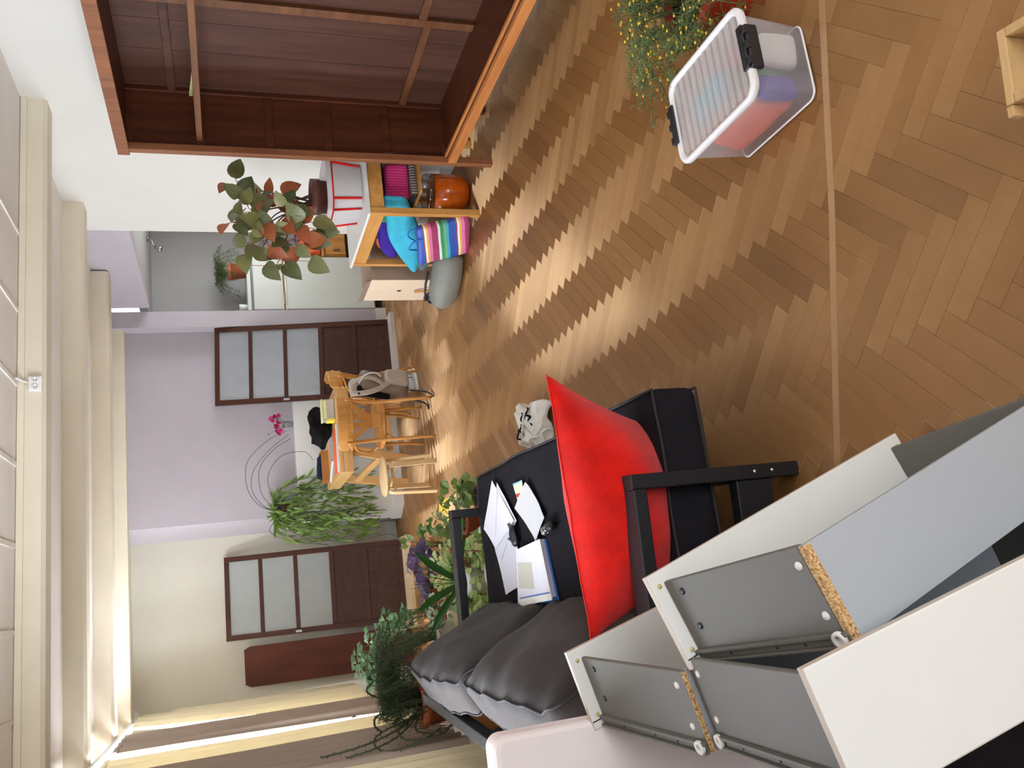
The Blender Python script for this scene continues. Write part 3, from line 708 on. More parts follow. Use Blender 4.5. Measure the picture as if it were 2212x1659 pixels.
# lilac grey panel behind them
pn = MB(); pts = []
R_ = .035; x1, zt = -.392, 1.133
poly = [(-1.0, 0), (x1, 0), (x1, zt-R_)]+[(x1-R_+R_*math.cos(i*PI/12), zt-R_+R_*math.sin(i*PI/12)) for i in range(1, 7)]+[(-1.0, zt)]
pn.prism(poly, 0, .10, Matrix.Translation((.02, 2.325, 0)) @ Matrix.Rotation(PI/2, 4, 'X'))
tag(obj('padded_panel', pn, 'panel_lilac', bevel=.015), 'lilac grey panel with rounded corner standing behind the stacked drawers', 'panel')
dq = MB(); dq.rbox((-.66, 1.52, .06), (.34, .62, .06), .05, disp=lambda p: p+V((nz(p, 4)*.02, nz(p, 4, 3)*.02, nz(p, 5, 7)*.015+.02*abs(nz(p, 3, 2)))), k=14)  # dark soft slab over a dark part of the floor
tag(obj('dark_slab', dq, 'slab_charcoal'), 'dark charcoal soft slab on the floor left of the drawers', 'quilt')

# ------------------------------------------------------------------ sofa
SR = -math.radians(4.0)
def sofa():
    t = thing('sofa', 'black wooden frame sofa with dark seat and two charcoal back cushions', 'sofa', (.255, 2.336, 0), SR)
    L = 2.20; ah = .60
    def P(n, mb, m='black_wood', bv=.004, par=None, **k): return obj(n, mb, m, par or t, bevel=bv, **k)
    for y, nm in ((0, 0), (L, 1)):
        yy = y-.035 if nm == 0 else y-.035
        lg = P('leg', MB().box((-.023, yy, 0), (.023, yy+.07, ah)))
        P('leg', MB().box((-.80, yy, 0), (-.755, yy+.07, ah-.02)))
        P('armrest', MB().bar((-.023, yy+.035, ah-.022), (-.80, yy+.035, ah-.028), .09, .044))
        if nm == 0:
            for z in (.10, .165): obj('bolt', MB().lathe([(0, .004), (.006, .003), (.008, 0)][::-1], (0, yy, z), 12, M=Matrix.Rotation(PI/2, 4, 'X')), 'chrome', lg)
        P('side_rail', MB().box((-.755, yy+.012, .10), (-.023, yy+.058, .23)))
    P('front_rail', MB().box((-.03, .04, .16), (.02, L-.04, .27))); P('back_rail', MB().box((-.78, .04, .16), (-.74, L-.04, .27)))
    for i in range(9): P('slat', MB().box((-.74, .12+i*.235, .245), (-.03, .19+i*.235, .265)), bv=0)
    # reclined back frame
    P('back_post', MB().bar((-.70, .02, .25), (-.915, .02, .80), .05, .04, up=(1, 0, 0))); P('back_post', MB().bar((-.70, L-.02, .25), (-.915, L-.02, .80), .05, .04, up=(1, 0, 0)))
    P('back_top_rail', MB().bar((-.93, -.02, .79), (-.93, L+.04, .79), .05, .06)); P('back_low_rail', MB().bar((-.82, .02, .53), (-.82, L-.02, .53), .035, .05))
    for y in (.55, 1.1, 1.65): P('back_slat', MB().bar((-.72, y, .27), (-.905, y, .78), .05, .018, up=(1, 0, 0)), bv=0)
    return t
so = sofa()
# seat mattress: a part of the sofa
def seat():
    def d(p):
        e = abs(p.y)/1.07
        z = .014*nz(p, 3.0, 2)*(1 if p.z > 0 else 0)+.022*(1-e**4)*(p.z > 0)
        return p+V((.012*nz(p, 2.5, 5), .01*nz(p, 3, 8)-(.05*max(0, p.x/.45)**3 if p.y > .6 else 0)*max(0, (p.y-.6)/.47), z))
    m = MB(); M = Matrix.Rotation(math.radians(-1.2), 4, 'Z')
    m.rbox((.145, 3.46, .352), (.435, 1.075, .083), .035, M=M, disp=d, k=16); s = obj('seat_cushion', m, 'seat_fabric', so, space='w')
    for z in (.079, -.079):
        pth = [(.428, -1.068), (.428, 1.068), (-.428, 1.068), (-.428, -1.068)]; P = []
        for (xa, ya), (xb, yb) in zip(pth, pth[1:]+pth[:1]):
            for i in range(24):
                f = i/24; P.append(M @ d(V((xa+(xb-xa)*f, ya+(yb-ya)*f, z)))+V((.145, 3.46, .352)))
        obj('piping', MB().tube(P, .005, 5, close=True), 'piping', s, space='w')
seat()
def backcushion(y0, y1, seed, mat='back_fabric'):
    cy = (y0+y1)/2; hy = (y1-y0)/2; rec = math.radians(32)
    X = V((math.cos(rec), 0, math.sin(rec))).normalized(); Z = V((-math.sin(rec), 0, math.cos(rec)))
    M = frame((0, 0, 0), X, (0, 1, 0), Z); hz, hx = .275, .105
    def d(p):
        u, v = p.y/hy, p.z/hz; bul = max(0, (1-u**4))*max(0, (1-v**4)); x = p.x*(0.80+.45*bul)
        wr = .016*math.sin(16*u+6*v+seed+3*nz(p, 3, seed))*max(0, abs(v)-.25)*(1-bul*.6)+.022*nz(p, 5.5, seed)
        sag = -.035*(u*u)*(v > 0)*v
        return V((x+wr*(1 if p.x > 0 else .6), p.y*(1-.05*v*v)+.01*nz(p, 4, seed+3), p.z+sag+.012*nz(p, 3.2, seed+9)))
    c = V((-.30, cy, .655)); m = MB(); m.rbox(c, (hx, hy, hz), .05, M=M, disp=d, k=16); o = obj('back_cushion', m, mat, so, space='w')
    for x in (.093, -.093):
        P = []; pth = [(-hy+.012, -hz+.012), (hy-.012, -hz+.012), (hy-.012, hz-.012), (-hy+.012, hz-.012)]
        for (ya, za), (yb, zb) in zip(pth, pth[1:]+pth[:1]):
            for i in range(20):
                f = i/20; P.append(c+M @ (d(V((x, ya+(yb-ya)*f, za+(zb-za)*f)))*1.003))
        obj('piping', MB().tube(P, .0045, 5, close=True), 'piping', o, space='w')
    ws = MB()
    return o
backcushion(3.50, 4.56, 1.0); backcushion(2.40, 3.47, 5.0)
# red plush pillow
def pillow():
    hx, hz, T = .415, .20, .15
    def mk(u, v, s):
        a, b = u*2-1, v*2-1; t = T*(max(0, 1-abs(a)**1.9)**.85)*(max(0, 1-abs(b)**2.0)**.62)
        x = a*hx*(1-.05*(1-b*b)-(.50 if a > 0 else .06)*(.5-.5*b)); z = b*hz*(1-.10*(1-a*a)*0); p = V((x, s*t, z))
        return p+V((0, s*.012*nz(p, 7, 4)*(t/T), .006*nz(p, 9, 1)))
    m = MB(); n1, n2 = 34, 20; m.sheet(lambda u, v: mk(u, v, 1), n1, n2); k = MB(); k.sheet(lambda u, v: mk(u, v, -1), n1, n2); m.add(k.v, [f[::-1] for f in k.f], True)
    M = Matrix.Translation((.235, 2.505, .545)) @ Matrix.Rotation(math.radians(-3), 4, 'Z') @ Matrix.Rotation(math.radians(10), 4, 'X') @ Matrix.Rotation(math.radians(-3.5), 4, 'Y')
    t = thing('pillow', 'large bright red plush pillow leaning on the near sofa arm', 'pillow', M=M); o = obj('cover', m, 'red_plush', t)
    obj('seam', MB().tube([mk(i/40, 1, 0) for i in range(41)], .003, 5), 'red_plush', t)
    o.modifiers.new('s', 'SUBSURF').render_levels = 1
pillow()
# things lying on the seat
def flat(name, label, cat, pts, z, mat, th=.0012, group=None, curl=.006, lift=0.0, seed=0):
    """a thin sheet lying on the seat: quad corners in order, gently curled"""
    a, b, c, d = [V((*p, 0)) for p in pts]
    def fn(s):
        def g(u, v):
            p = a.lerp(b, u).lerp(d.lerp(c, u), v); return V((p.x, p.y, z+curl*(.6+nz(p*1.0, 6, seed))*abs(2*u-1)**2+lift*max(0, u-.6)**2+s*th))
        return g
    m = MB(); m.sheet(fn(1), 8, 6); k = MB(); k.sheet(fn(0), 8, 6); m.add(k.v, [f[::-1] for f in k.f], True)
    ctr = (a+b+c+d)/4; ctr.z = z
    u = (b-a).normalized(); M = frame(ctr, u, V((-u.y, u.x, 0)), (0, 0, 1)); inv = M.inverted(); m.v = [inv @ p for p in m.v]
    o = obj(name, m, mat); o.matrix_basis = M; WORLD[o.name] = M
    return tag(o, label, cat, group)
ZS = .468
flat('paper_sheet', 'white sheet of paper on the seat with its pointed corner towards the seat edge', 'paper', [(.522, 4.10), (.29, 3.82), (.184, 4.17), (.30, 4.33)], ZS+.004, 'paper', seed=1)
flat('paper_sheet', 'white written sheet half under the pointed one on the sofa', 'paper', [(.50, 4.02), (.287, 3.80), (.12, 4.11), (.185, 4.19)], ZS+.001, 'scribble', seed=2)
flat('paper_sheet', 'white handwritten sheet next to the folder, partly beneath other papers', 'paper', [(.22, 3.84), (-.003, 3.825), (-.045, 4.10), (.18, 4.19)], ZS-.001, 'scribble', seed=3)
flat('paper_sheet', 'white printed sheet, creased across, nearest to the red pillow', 'paper', [(.437, 3.585), (.257, 3.39), (.165, 3.55), (.341, 3.77)], ZS+.003, 'scribble', curl=.02, seed=4)
flat('picture_card', 'small colourful curved card lying on the dark seat', 'card', [(.456, 3.77), (.455, 3.64), (.395, 3.645), (.372, 3.72)], ZS+.003, 'card_print', curl=.012, seed=5)
t = thing('ring_folder', 'blue and white folder with a beige note on the sofa', 'folder', (.03, 3.63, ZS-.006), math.radians(8))
fa = V((.168, 3.46)); 
def quadbox(pts, z0, z1):
    m = MB(); m.add([V((*p, z0)) for p in pts]+[V((*p, z1)) for p in pts], [(0, 1, 2, 3)[::-1], (4, 5, 6, 7), (0, 1, 5, 4), (1, 2, 6, 5), (2, 3, 7, 6), (3, 0, 4, 7)]); return m
fp = [(.150, 3.79), (.172, 3.45), (-.085, 3.39), (-.112, 3.86)][::-1]
def sc(pts, k, o=(0, 0)):
    cx_ = sum(p[0] for p in pts)/4; cy_ = sum(p[1] for p in pts)/4; return [(cx_+(p[0]-cx_)*k+o[0], cy_+(p[1]-cy_)*k+o[1]) for p in pts]
obj('cover', quadbox(fp, ZS-.006, ZS+.002), 'blue_plastic', t, space='w', bevel=.002)
obj('sheets', quadbox(sc(fp, .95, (.008, .006)), ZS+.002, ZS+.022), 'paper', t, space='w')
obj('cover', quadbox(sc(fp, .985, (.004, .004)), ZS+.022, ZS+.025), 'paper', t, space='w', label='clear white front cover')
obj('spine_label', quadbox([(-.100, 3.835), (-.082, 3.40), (-.057, 3.405), (-.073, 3.825)][::-1], ZS+.0252, ZS+.026), 'white_plastic', t, space='w')
obj('blue_line', quadbox([(-.069, 3.822), (-.054, 3.41), (-.048, 3.41), (-.063, 3.82)][::-1], ZS+.0252, ZS+.026), 'blue_plastic', t, space='w')
obj('note', quadbox([(.095, 3.79), (.082, 3.60), (-.030, 3.60), (-.020, 3.81)][::-1], ZS+.0252, ZS+.0262), 'note_paper', t, space='w')
t = thing('glasses_case', 'black crumpled sunglasses pouch between the papers on the seat', 'pouch', (.225, 3.83, ZS))
obj('pouch', MB().ell((.22, 3.83, ZS+.016), (.055, .035, .018), disp=lambda p: p+V((nz(p, 22)*.012, nz(p, 22, 3)*.012, nz(p, 20, 5)*.008))), 'black_plastic', t, space='w')
for q in (((.26, 3.85), (.285, 3.895), (.25, 3.865)), ((.22, 3.86), (.215, 3.92), (.19, 3.85))): obj('tip', MB().prism([p for p in q], ZS+.006, ZS+.020), 'black_plastic', t, space='w')
t = thing('marker_tube', 'small black and silver tube lying against the red pillow', 'tube', (.19, 3.36, ZS))
Mx = Matrix.Translation((.20, 3.395, ZS+.020)) @ Matrix.Rotation(math.radians(90), 4, 'X') @ Matrix.Rotation(.15, 4, 'Y')
obj('body', MB().lathe([(0, 0), (.019, 0), (.02, .006), (.02, .10), (.018, .105), (0, .105)], n=18, M=Mx), 'black_plastic', t, space='w')
for z in (.004, .020): obj('ring', MB().lathe([(.0195, z), (.0208, z+.001), (.0208, z+.008), (.0195, z+.009)], n=18, M=Mx), 'chrome', t, space='w')
obj('letter', MB().lathe([(.0202, .045), (.0204, .047), (.0204, .056), (.0202, .058)], n=9, M=Mx), 'white_plastic', t, space='w')
# ------------------------------------------------------------------ table by the back wall
t = thing('dining_table', 'light beech table with trestle legs by the white ledge', 'table', (1.56, 8.06, 0))
def TP(n, mb, m='beech', bv=.004, par=None, **k): return obj(n, mb, m, par or t, space='w', bevel=bv, **k)
TX0, TX1, TY0, TY1, TZ = 1.135, 1.93, 7.54, 8.62, .78
TP('tabletop', MB().box((TX0, TY0, TZ-.03), (TX1, TY1, TZ)))
for a, b in (((TX0+.005, TY0+.005, TZ-.12), (TX1-.005, TY0+.03, TZ-.03)), ((TX0+.005, TY1-.03, TZ-.12), (TX1-.005, TY1-.005, TZ-.03)), ((TX0+.005, TY0+.03, TZ-.12), (TX0+.03, TY1-.03, TZ-.03)), ((TX1-.03, TY0+.03, TZ-.12), (TX1-.005, TY1-.03, TZ-.03))): TP('apron', MB().box(a, b))
for x, y, s in ((TX0+.10, TY1-.12, -1), (TX1-.10, TY1-.12, 1)): TP('leg', MB().bar((x+s*.11, y-.02, 0), (x-s*.01, y, TZ-.03), .085, .035, up=(0, 1, 0)), 'beech_v')
for x, y, s in ((TX0+.24, TY0+.13, -1), (TX1-.16, TY0+.13, 1)): TP('leg', MB().bar((x+s*.17, y+.02, 0), (x, y-.02, TZ-.03), .085, .035, up=(0, 1, 0)), 'beech_v')
TP('brace', MB().bar((TX0+.06, TY1-.14, .50), (TX0+.17, TY0+.16, .36), .03, .07), 'beech')
TP('stretcher', MB().bar((TX0+.20, TY0+.155, .30), (TX1-.13, TY0+.155, .30), .025, .06), 'beech')
# on the table
def tabletop_sheet(name, label, cat, pts, mat, z0=0, th=.004, **k):
    o = obj(name, quadbox(pts[::-1], TZ+z0, TZ+z0+th), mat, loc=(sum(p[0] for p in pts)/4, sum(p[1] for p in pts)/4, TZ+z0)); return tag(o, label, cat)
tabletop_sheet('orange_booklet', 'orange and white booklet lying along the near table edge', 'booklet', [(1.56, 7.60), (1.58, 7.86), (1.19, 7.92), (1.15, 7.66)], 'orange_paper', .001, .006)
tabletop_sheet('paper_strip', 'white folded paper strip in front of the orange booklet', 'paper', [(1.58, 7.56), (1.58, 7.60), (1.16, 7.66), (1.15, 7.60)], 'paper', .001, .012)
tabletop_sheet('notepad', 'white notepad near the left corner of the table', 'notepad', [(1.33, 8.04), (1.35, 8.10), (1.19, 8.36), (1.165, 8.30)], 'paper', .001, .008)
tabletop_sheet('plastic_sleeve', 'clear plastic sleeve under the white notepad on the table', 'sleeve', [(1.58, 7.90), (1.56, 8.28), (1.22, 8.22), (1.19, 7.95)], 'bag_film', .0002, .0008)
t = thing('wooden_tray', 'low brown wooden tray with dark blue contents at the back of the table', 'tray', (1.36, 8.5, TZ))
for a, b in (((1.20, 8.40, 0), (1.50, 8.42, .07)), ((1.20, 8.58, 0), (1.50, 8.60, .07)), ((1.20, 8.42, 0), (1.22, 8.58, .07)), ((1.48, 8.42, 0), (1.50, 8.58, .07))): obj('side_board', MB().box((a[0], a[1], TZ+a[2]), (b[0], b[1], TZ+b[2])), 'cardboard_orange', t, space='w', bevel=.002)
obj('tray_bottom', MB().box((1.22, 8.42, TZ), (1.48, 8.58, TZ+.008)), 'cardboard_orange', t, space='w')
o = obj('cloth_roll', MB().rbox((1.35, 8.5, TZ+.058), (.115, .065, .048), .03, disp=lambda p: p+V((0, 0, nz(p, 14)*.02))), 'navy_cloth'); tag(o, 'dark blue cloth bundle lying in the wooden tray', 'cloth')
def jacket():
    def d(p):
        return p+V((nz(p, 6, 1)*.05, nz(p, 6, 2)*.04, nz(p, 5, 4)*.05+(p.x*.12 if p.z > 0 else 0)))
    m = MB(); m.rbox((1.63, 7.99, TZ+.10), (.17, .12, .085), .06, disp=lambda p: d(p)+V((nz(p, 16, 3), nz(p, 16, 5), nz(p, 15, 8)))*.022+V((0, 0, .05*max(0, nz(p, 7, 11))*(p.z > 0))), k=18)
    return tag(obj('black_garment', m, 'black_cloth', loc=(1.63, 7.99, TZ)), 'black crumpled garment in a heap on the table', 'garment')
jacket()
t = thing('drink_carton', 'clear plastic tub with yellow label on the table corner', 'container', (1.70, 7.68, TZ))
obj('tub', MB().rbox((1.735, 7.69, TZ+.055), (.10, .055, .053), .012, k=2), 'bag_film', t, space='w')
obj('label_band', MB().box((1.655, 7.632, TZ+.075), (1.82, 7.6355, TZ+.105)), 'lime_plastic', t, space='w'); obj('lid', MB().rbox((1.735, 7.69, TZ+.113), (.104, .058, .006), .005, k=2), 'lime_plastic', t, space='w')
obj('yellow_corner', MB().box((1.632, 7.633, TZ+.004), (1.652, 7.75, TZ+.075)), 'yellow_paper', t, space='w')

# ------------------------------------------------------------------ bentwood chairs
def bent_chair(label, M):
    """local frame: the sitter looks along +y; the back is at y = 0"""
    t = thing('bentwood_chair', label, 'chair', M=M); w = .185
    def P(n, mb, m='bentwood', par=None, **k): return obj(n, mb, m, par or t, **k)
    # seat: rounded panel with a rim
    out = [((.205-.02*(1 if y_ > 0 else 0)*0)*math.copysign(abs(math.cos(a))**.75, math.cos(a)), .225+.205*math.copysign(abs(math.sin(a))**.75, math.sin(a))) for a, y_ in [(2*PI*i/28, math.sin(2*PI*i/28)) for i in range(28)]]
    P('seat', MB().prism(out, .435, .452), 'bentwood', bevel=.004)
    P('seat_rim', MB().tube([V((x*.98, (y-.225)*.98+.225, .425)) for x, y in out], .016, 8, close=True))
    for s in (-1, 1):
        P('leg', MB().tube(bez([(s*.172, -.045, 0), (s*.170, -.01, .25), (s*.165, .03, .45), (s*.175, .0, .62), (s*.188, -.035, .76)], 5), [.0125+.004*min(1, i/8) for i in range(21)], 9))
        P('leg', MB().tube(bez([(s*.172, .415, 0), (s*.160, .375, .2), (s*.155, .36, .43)], 5), [.011+.006*i/10 for i in range(11)], 9))
        P('arm_hoop', MB().tube(bez([(s*.20, -.01, .70), (s*.235, .10, .66), (s*.245, .20, .56), (s*.225, .245, .50), (s*.20, .20, .455)], 6), .0105, 8))
        P('corner_brace', MB().tube(bez([(s*.165, .025, .24), (s*.150, .05, .35), (s*.09, .08, .425)], 6), .009, 7))
    # crest rail: bent board
    def crest(h0, h1, r, th):
        m = MB(); n = 16; vs = []
        for i in range(n+1):
            u = -1+2*i/n; x = u*.235; y = -.055+.13*u*u
            dn = V((-.26*u, .235, 0)).normalized(); dn = V((dn.x, dn.y, 0))
            for z, o in ((h0, 0), (h1-.03*u**4*0-(.022 if abs(u) > .9 else 0), 0), (h1-(.022 if abs(u) > .9 else 0), th), (h0, th)): vs.append(V((x, y, z))+dn*o)
        fs = [(0, 1, 2, 3)[::-1], tuple(n*4+j for j in range(4))]+[(i*4+j, i*4+(j+1) % 4, i*4+4+(j+1) % 4, i*4+4+j) for i in range(n) for j in range(4)]
        return m.add(vs, fs, False)
    P('crest_rail', crest(.735, .825, 0, .018), bevel=.004); P('crest_band', crest(.70, .735, 0, .026), bevel=.004)
    # fan splat
    for i in range(4):
        u = (-1, -.34, .34, 1)[i]; m = MB(); vs = []; n_ = 8
        for j in range(n_+1):
            f = j/n_; xc = u*(.036+.108*f**1.5); wd = .0125+.019*f; z = .515+.195*f; y = .006-.045*f+.16*xc*xc*4*f
            for dx, dy in ((-1, 0), (1, 0), (1, .009), (-1, .009)): vs.append(V((xc+dx*wd, y+dy, z)))
        m.add(vs, [(0, 1, 2, 3), tuple(n_*4+k for k in range(4))[::-1]]+[(j*4+k, j*4+4+k, j*4+4+(k+1) % 4, j*4+(k+1) % 4) for j in range(n_) for k in range(4)], False); P('back_slat', m, bevel=.002)
    P('splat_base', MB().prism([(-.045, .455), (.045, .455), (.058, .53), (-.058, .53)], -.006, .008, Matrix.Translation((0, .008, 0)) @ Matrix.Rotation(PI/2, 4, 'X')), bevel=.003)
    return t
ch = bent_chair('light bentwood chair with its back to the camera at the table', Matrix.Translation((1.508, 7.145, 0)) @ Matrix.Rotation(math.radians(-2), 4, 'Z'))
dup(ch, Matrix.Translation((2.06, 7.70, 0)) @ Matrix.Rotation(math.radians(70), 4, 'Z'), 'bentwood chair carrying the taupe backpack in front of the glazed door')
# backpack hanging on the second chair
t = thing('backpack', 'taupe and black backpack hanging from the bentwood chair', 'backpack', (1.86, 7.42, .3))
def bp(p): return p+V((nz(p, 7)*.02, nz(p, 7, 3)*.02, nz(p, 6, 5)*.02))
MB_ = Matrix.Rotation(math.radians(10), 4, 'Y') @ Matrix.Rotation(math.radians(20), 4, 'Z')
m = MB(); m.rbox((1.875, 7.38, .365), (.115, .075, .225), .06, M=MB_, disp=lambda p: bp(p)*1.0+V((0, 0, 0)), k=8); obj('sack', m, 'taupe_nylon', t, space='w')
m = MB(); m.rbox((1.925, 7.325, .25), (.075, .035, .10), .03, M=MB_, disp=bp, k=5); obj('front_pocket', m, 'taupe_light', t, space='w')
m = MB(); m.rbox((1.80, 7.315, .47), (.055, .018, .14), .016, M=MB_, disp=bp, k=5); obj('mesh_panel', m, 'black_cloth', t, space='w')
for P_ in ([(1.80, 7.33, .66), (1.79, 7.27, .55), (1.83, 7.27, .40), (1.90, 7.29, .30)], [(1.90, 7.33, .66), (1.93, 7.27, .54), (1.90, 7.26, .44), (1.84, 7.28, .36)]): obj('shoulder_strap', MB().tube(bez(P_, 8), .024, 8, flat=.35), 'taupe_light', t, space='w')
obj('strap_edge', MB().tube(bez([(1.88, 7.29, .60), (1.95, 7.26, .54), (1.965, 7.26, .45), (1.93, 7.27, .40)], 8), .007, 6), 'white_cloth', t, space='w')
obj('top_flap', (lambda q: q.rbox((1.845, 7.37, .62), (.09, .05, .05), .04, disp=bp, k=5))(MB()), 'taupe_light', t, space='w')
for P_ in ([(1.80, 7.30, .14), (1.77, 7.22, .05), (1.72, 7.10, .02), (1.66, 6.98, .012)], [(1.74, 7.36, .16), (1.70, 7.34, .05), (1.66, 7.28, .012), (1.60, 7.20, .012)]): obj('loose_strap', MB().tube(bez(P_, 6), .008, 6), 'black_plastic', t, space='w')
# light shoe / slipper on the floor behind
t = thing('sports_shoe', 'white grey trainer with green stripes on the floor by the chair', 'shoe', (1.985, 7.63, 0), math.radians(25))
def sh(p): return V((p.x, p.y*(1.0-.28*(p.x > .02)*min(1, (p.x-.02)/.12)), p.z*(1-.42*max(0, min(1, (p.x+.02)/.12)))))
obj('upper', MB().ell((0, 0, .05), (.125, .046, .056), 20, 12, disp=lambda p: V((p.x, p.y, max(-.04, p.z*(1-.35*max(0, p.x/.125)))))), 'shoe_white', t); obj('sole', MB().prism([(.13*math.cos(a)*1.0, .048*math.sin(a)) for a in [2*PI*i/24 for i in range(24)]], 0, .022), 'white_plastic', t, bevel=.004)
for x in (-.01, .025): obj('stripe', MB().tube([(x+.012*abs(math.sin(b)), .0475*math.cos(b)*(1-(x/.125)**2)**.5, .05+.052*math.sin(b)*(1-.3*max(0, x/.125))) for b in [PI*i/10 for i in range(11)]], .005, 6), 'shoe_green', t)
# stool
t = thing('stool', 'birch stool with a round seat and bent plywood legs left of the chair', 'stool', (1.045, 7.336, 0), math.radians(-20))
obj('seat', MB().lathe([(0, .43), (.165, .43), (.176, .435), (.176, .447), (.168, .452), (0, .452)][::1], n=36), 'birch', t)
for i in range(4):
    a = PI/4+i*PI/2; dx, dy = math.cos(a), math.sin(a); m = MB(); pth = [(.06, .424), (.135, .424), (.158, .418), (.172, .40), (.178, .375), (.196, 0)]; wv = .022; vs = []
    for r_, z_ in pth:
        for s_, o in ((-1, 0), (1, 0), (1, 1), (-1, 1)):
            nrm = (0, -.012) if z_ > .41 else (-.012, 0); rr, zz = r_+o*nrm[0], z_+o*nrm[1]; vs.append(V((dx*rr-dy*s_*wv, dy*rr+dx*s_*wv, zz)))
    fs = [(0, 1, 2, 3), tuple(20+j for j in range(4))[::-1]]+[(q*4+j, q*4+4+j, q*4+4+(j+1) % 4, q*4+(j+1) % 4) for q in range(5) for j in range(4)]; m.add(vs, fs); obj('leg', m, 'birch', t, bevel=.0015)
    if i < 2: obj('stretcher', MB().bar((dx*.178, dy*.178, .36), (-dx*.178, -dy*.178, .36+.0*i), .012, .02), 'birch', t)

# ------------------------------------------------------------------ plants: leaf shapes and helpers
def leafshape(name, mat, outline, fold=.15, droop=.0, split=1):
    """outline: half outline as (along, half width), length 1 along +x, folded on the midrib"""
    m = MB(); k = len(outline); vs = []
    for x, wd in outline:
        z = -droop*x*x
        vs += [V((x, wd, z+wd*fold)), V((x, 0, z)), V((x, -wd, z+wd*fold))]
    fs = []
    for i in range(k-1): fs += [(i*3+1, i*3+4, i*3+3, i*3), (i*3+2, i*3+5, i*3+4, i*3+1)]
    m.add(vs, fs, True); return mesh(name, m, mat)
LANCE = [(0, .004), (.15, .055), (.35, .095), (.55, .09), (.8, .045), (1, .002)]
HEART = [(-.18, .16), (-.08, .34), (.1, .45), (.35, .45), (.6, .35), (.82, .18), (.93, .07), (1, .004)]
ROUND = [(0, .03), (.15, .28), (.4, .44), (.65, .42), (.87, .24), (1, .02)]
TRI = [(0, .01), (.3, .16), (.65, .40), (.95, .50), (1.0, .30), (.92, .02)]
IVY = [(-.1, .2), (0, .42), (.15, .30), (.35, .46), (.5, .2), (.8, .12), (1, .004)]
STRAP = [(0, .035), (.25, .06), (.6, .075), (.85, .07), (.96, .04), (1, .004)]
def lm(p, d, up=(0, 0, 1), size=.1, roll=0):
    d = V(d).normalized(); y = V(up).cross(d)
    if y.length < 1e-4: y = V((0, 1, 0)).cross(d)
    y.normalize(); z = d.cross(y); M = frame(p, d*size, y*size, z*size)
    return M @ Matrix.Rotation(roll, 4, 'X')
def addleaf(par, name, me, p, d, size, up=(0, 0, 1), roll=0):
    q = WORLD[par.name].inverted() @ lm(p, d, up, size, roll); return inst(name, me, par, q)
def bakeleaf(mb, me, M):
    o = len(mb.v); mb.v += [M @ v.co for v in me.vertices]
    for pl in me.polygons: mb.f.append([i+o for i in pl.vertices]); mb.sm.append(True); mb.mi.append(0)
def pot(par, c, r, h, mat='terracotta', rim=None, taper=.72, n=24, soil=True):
    c = V(c)
    o = obj('pot', MB().lathe([(0, 0), (r*taper, 0), (r*(taper+(1-taper)*.8), h*.8), (r*.98, h*.80), (r*1.03, h*.82), (r*1.03, h), (r*.93, h), (r*.90, h*.86), (0, h*.86)], c, n), mat, par, space='w')
    if rim: obj('rim', MB().lathe([(r*1.032, h*.815), (r*1.04, h*.82), (r*1.04, h*1.002), (r*.925, h*1.002)], c, n), rim, o, space='w')
    if soil: obj('soil', MB().lathe([(0, h*.88), (r*.9, h*.875), (r*.9, h*.87)], c, n), 'soil', par, space='w')
    return o
def sph(): 
    while 1:
        p = V((rnd(-1, 1), rnd(-1, 1), rnd(-1, 1)))
        if .05 < p.length < 1: return p

# trailing plant with willow-like leaves on the ledge
t = thing('trailing_plant', 'trailing green plant in a brown pot hanging over the white ledge', 'plant', (.985, 8.885, 1.06))
pot(t, (.985, 8.885, 1.061), .115, .17, 'pot_brown', taper=.80)
wl_ = leafshape('leaf', 'leaf_willow', LANCE, .2, .12); stems = MB(); nleaf = 0; top = V((.985, 8.885, 1.225))
for i in range(44):
    a = rnd(-2.9, .25) if i % 4 else rnd(.2, 3.4); r_ = rnd(.13, .30); ln = rnd(.35, 1.0)
    dx = math.cos(a)*r_*1.1; dy = -abs(math.sin(a))*r_*.75 if math.sin(a) < 0 else math.sin(a)*r_*.15
    P_ = bez([top+V((dx*.15, dy*.15, -.02)), top+V((dx*.6, dy*.6-.03, .04+.05*rnd(0, 1))), top+V((dx, dy-.07, -.14)), top+V((dx*1.12+rnd(-.03, .03), dy-.08, -.16-ln*.45)), top+V((dx*1.2+rnd(-.06, .06), dy-.09+rnd(-.03, .02), -.18-ln*.86))], 5)
    P_ = [p if p.z > .04 else V((p.x, p.y, .04)) for p in P_]
    stems.tube(P_, .0022, 4)
    for k_ in range(2, len(P_)-1):
        if nleaf >= 285: break
        if random.random() < .62 and P_[k_].z > .1:
            d = (P_[k_+1]-P_[k_]).normalized()+V((rnd(-.8, .8), rnd(-.4, .2), rnd(-.25, .25))); sz = rnd(.085, .155)
            addleaf(t, 'leaf', wl_, P_[k_], d, sz, up=(rnd(-.3, .3), -1, .4), roll=rnd(-.6, .6)); nleaf += 1
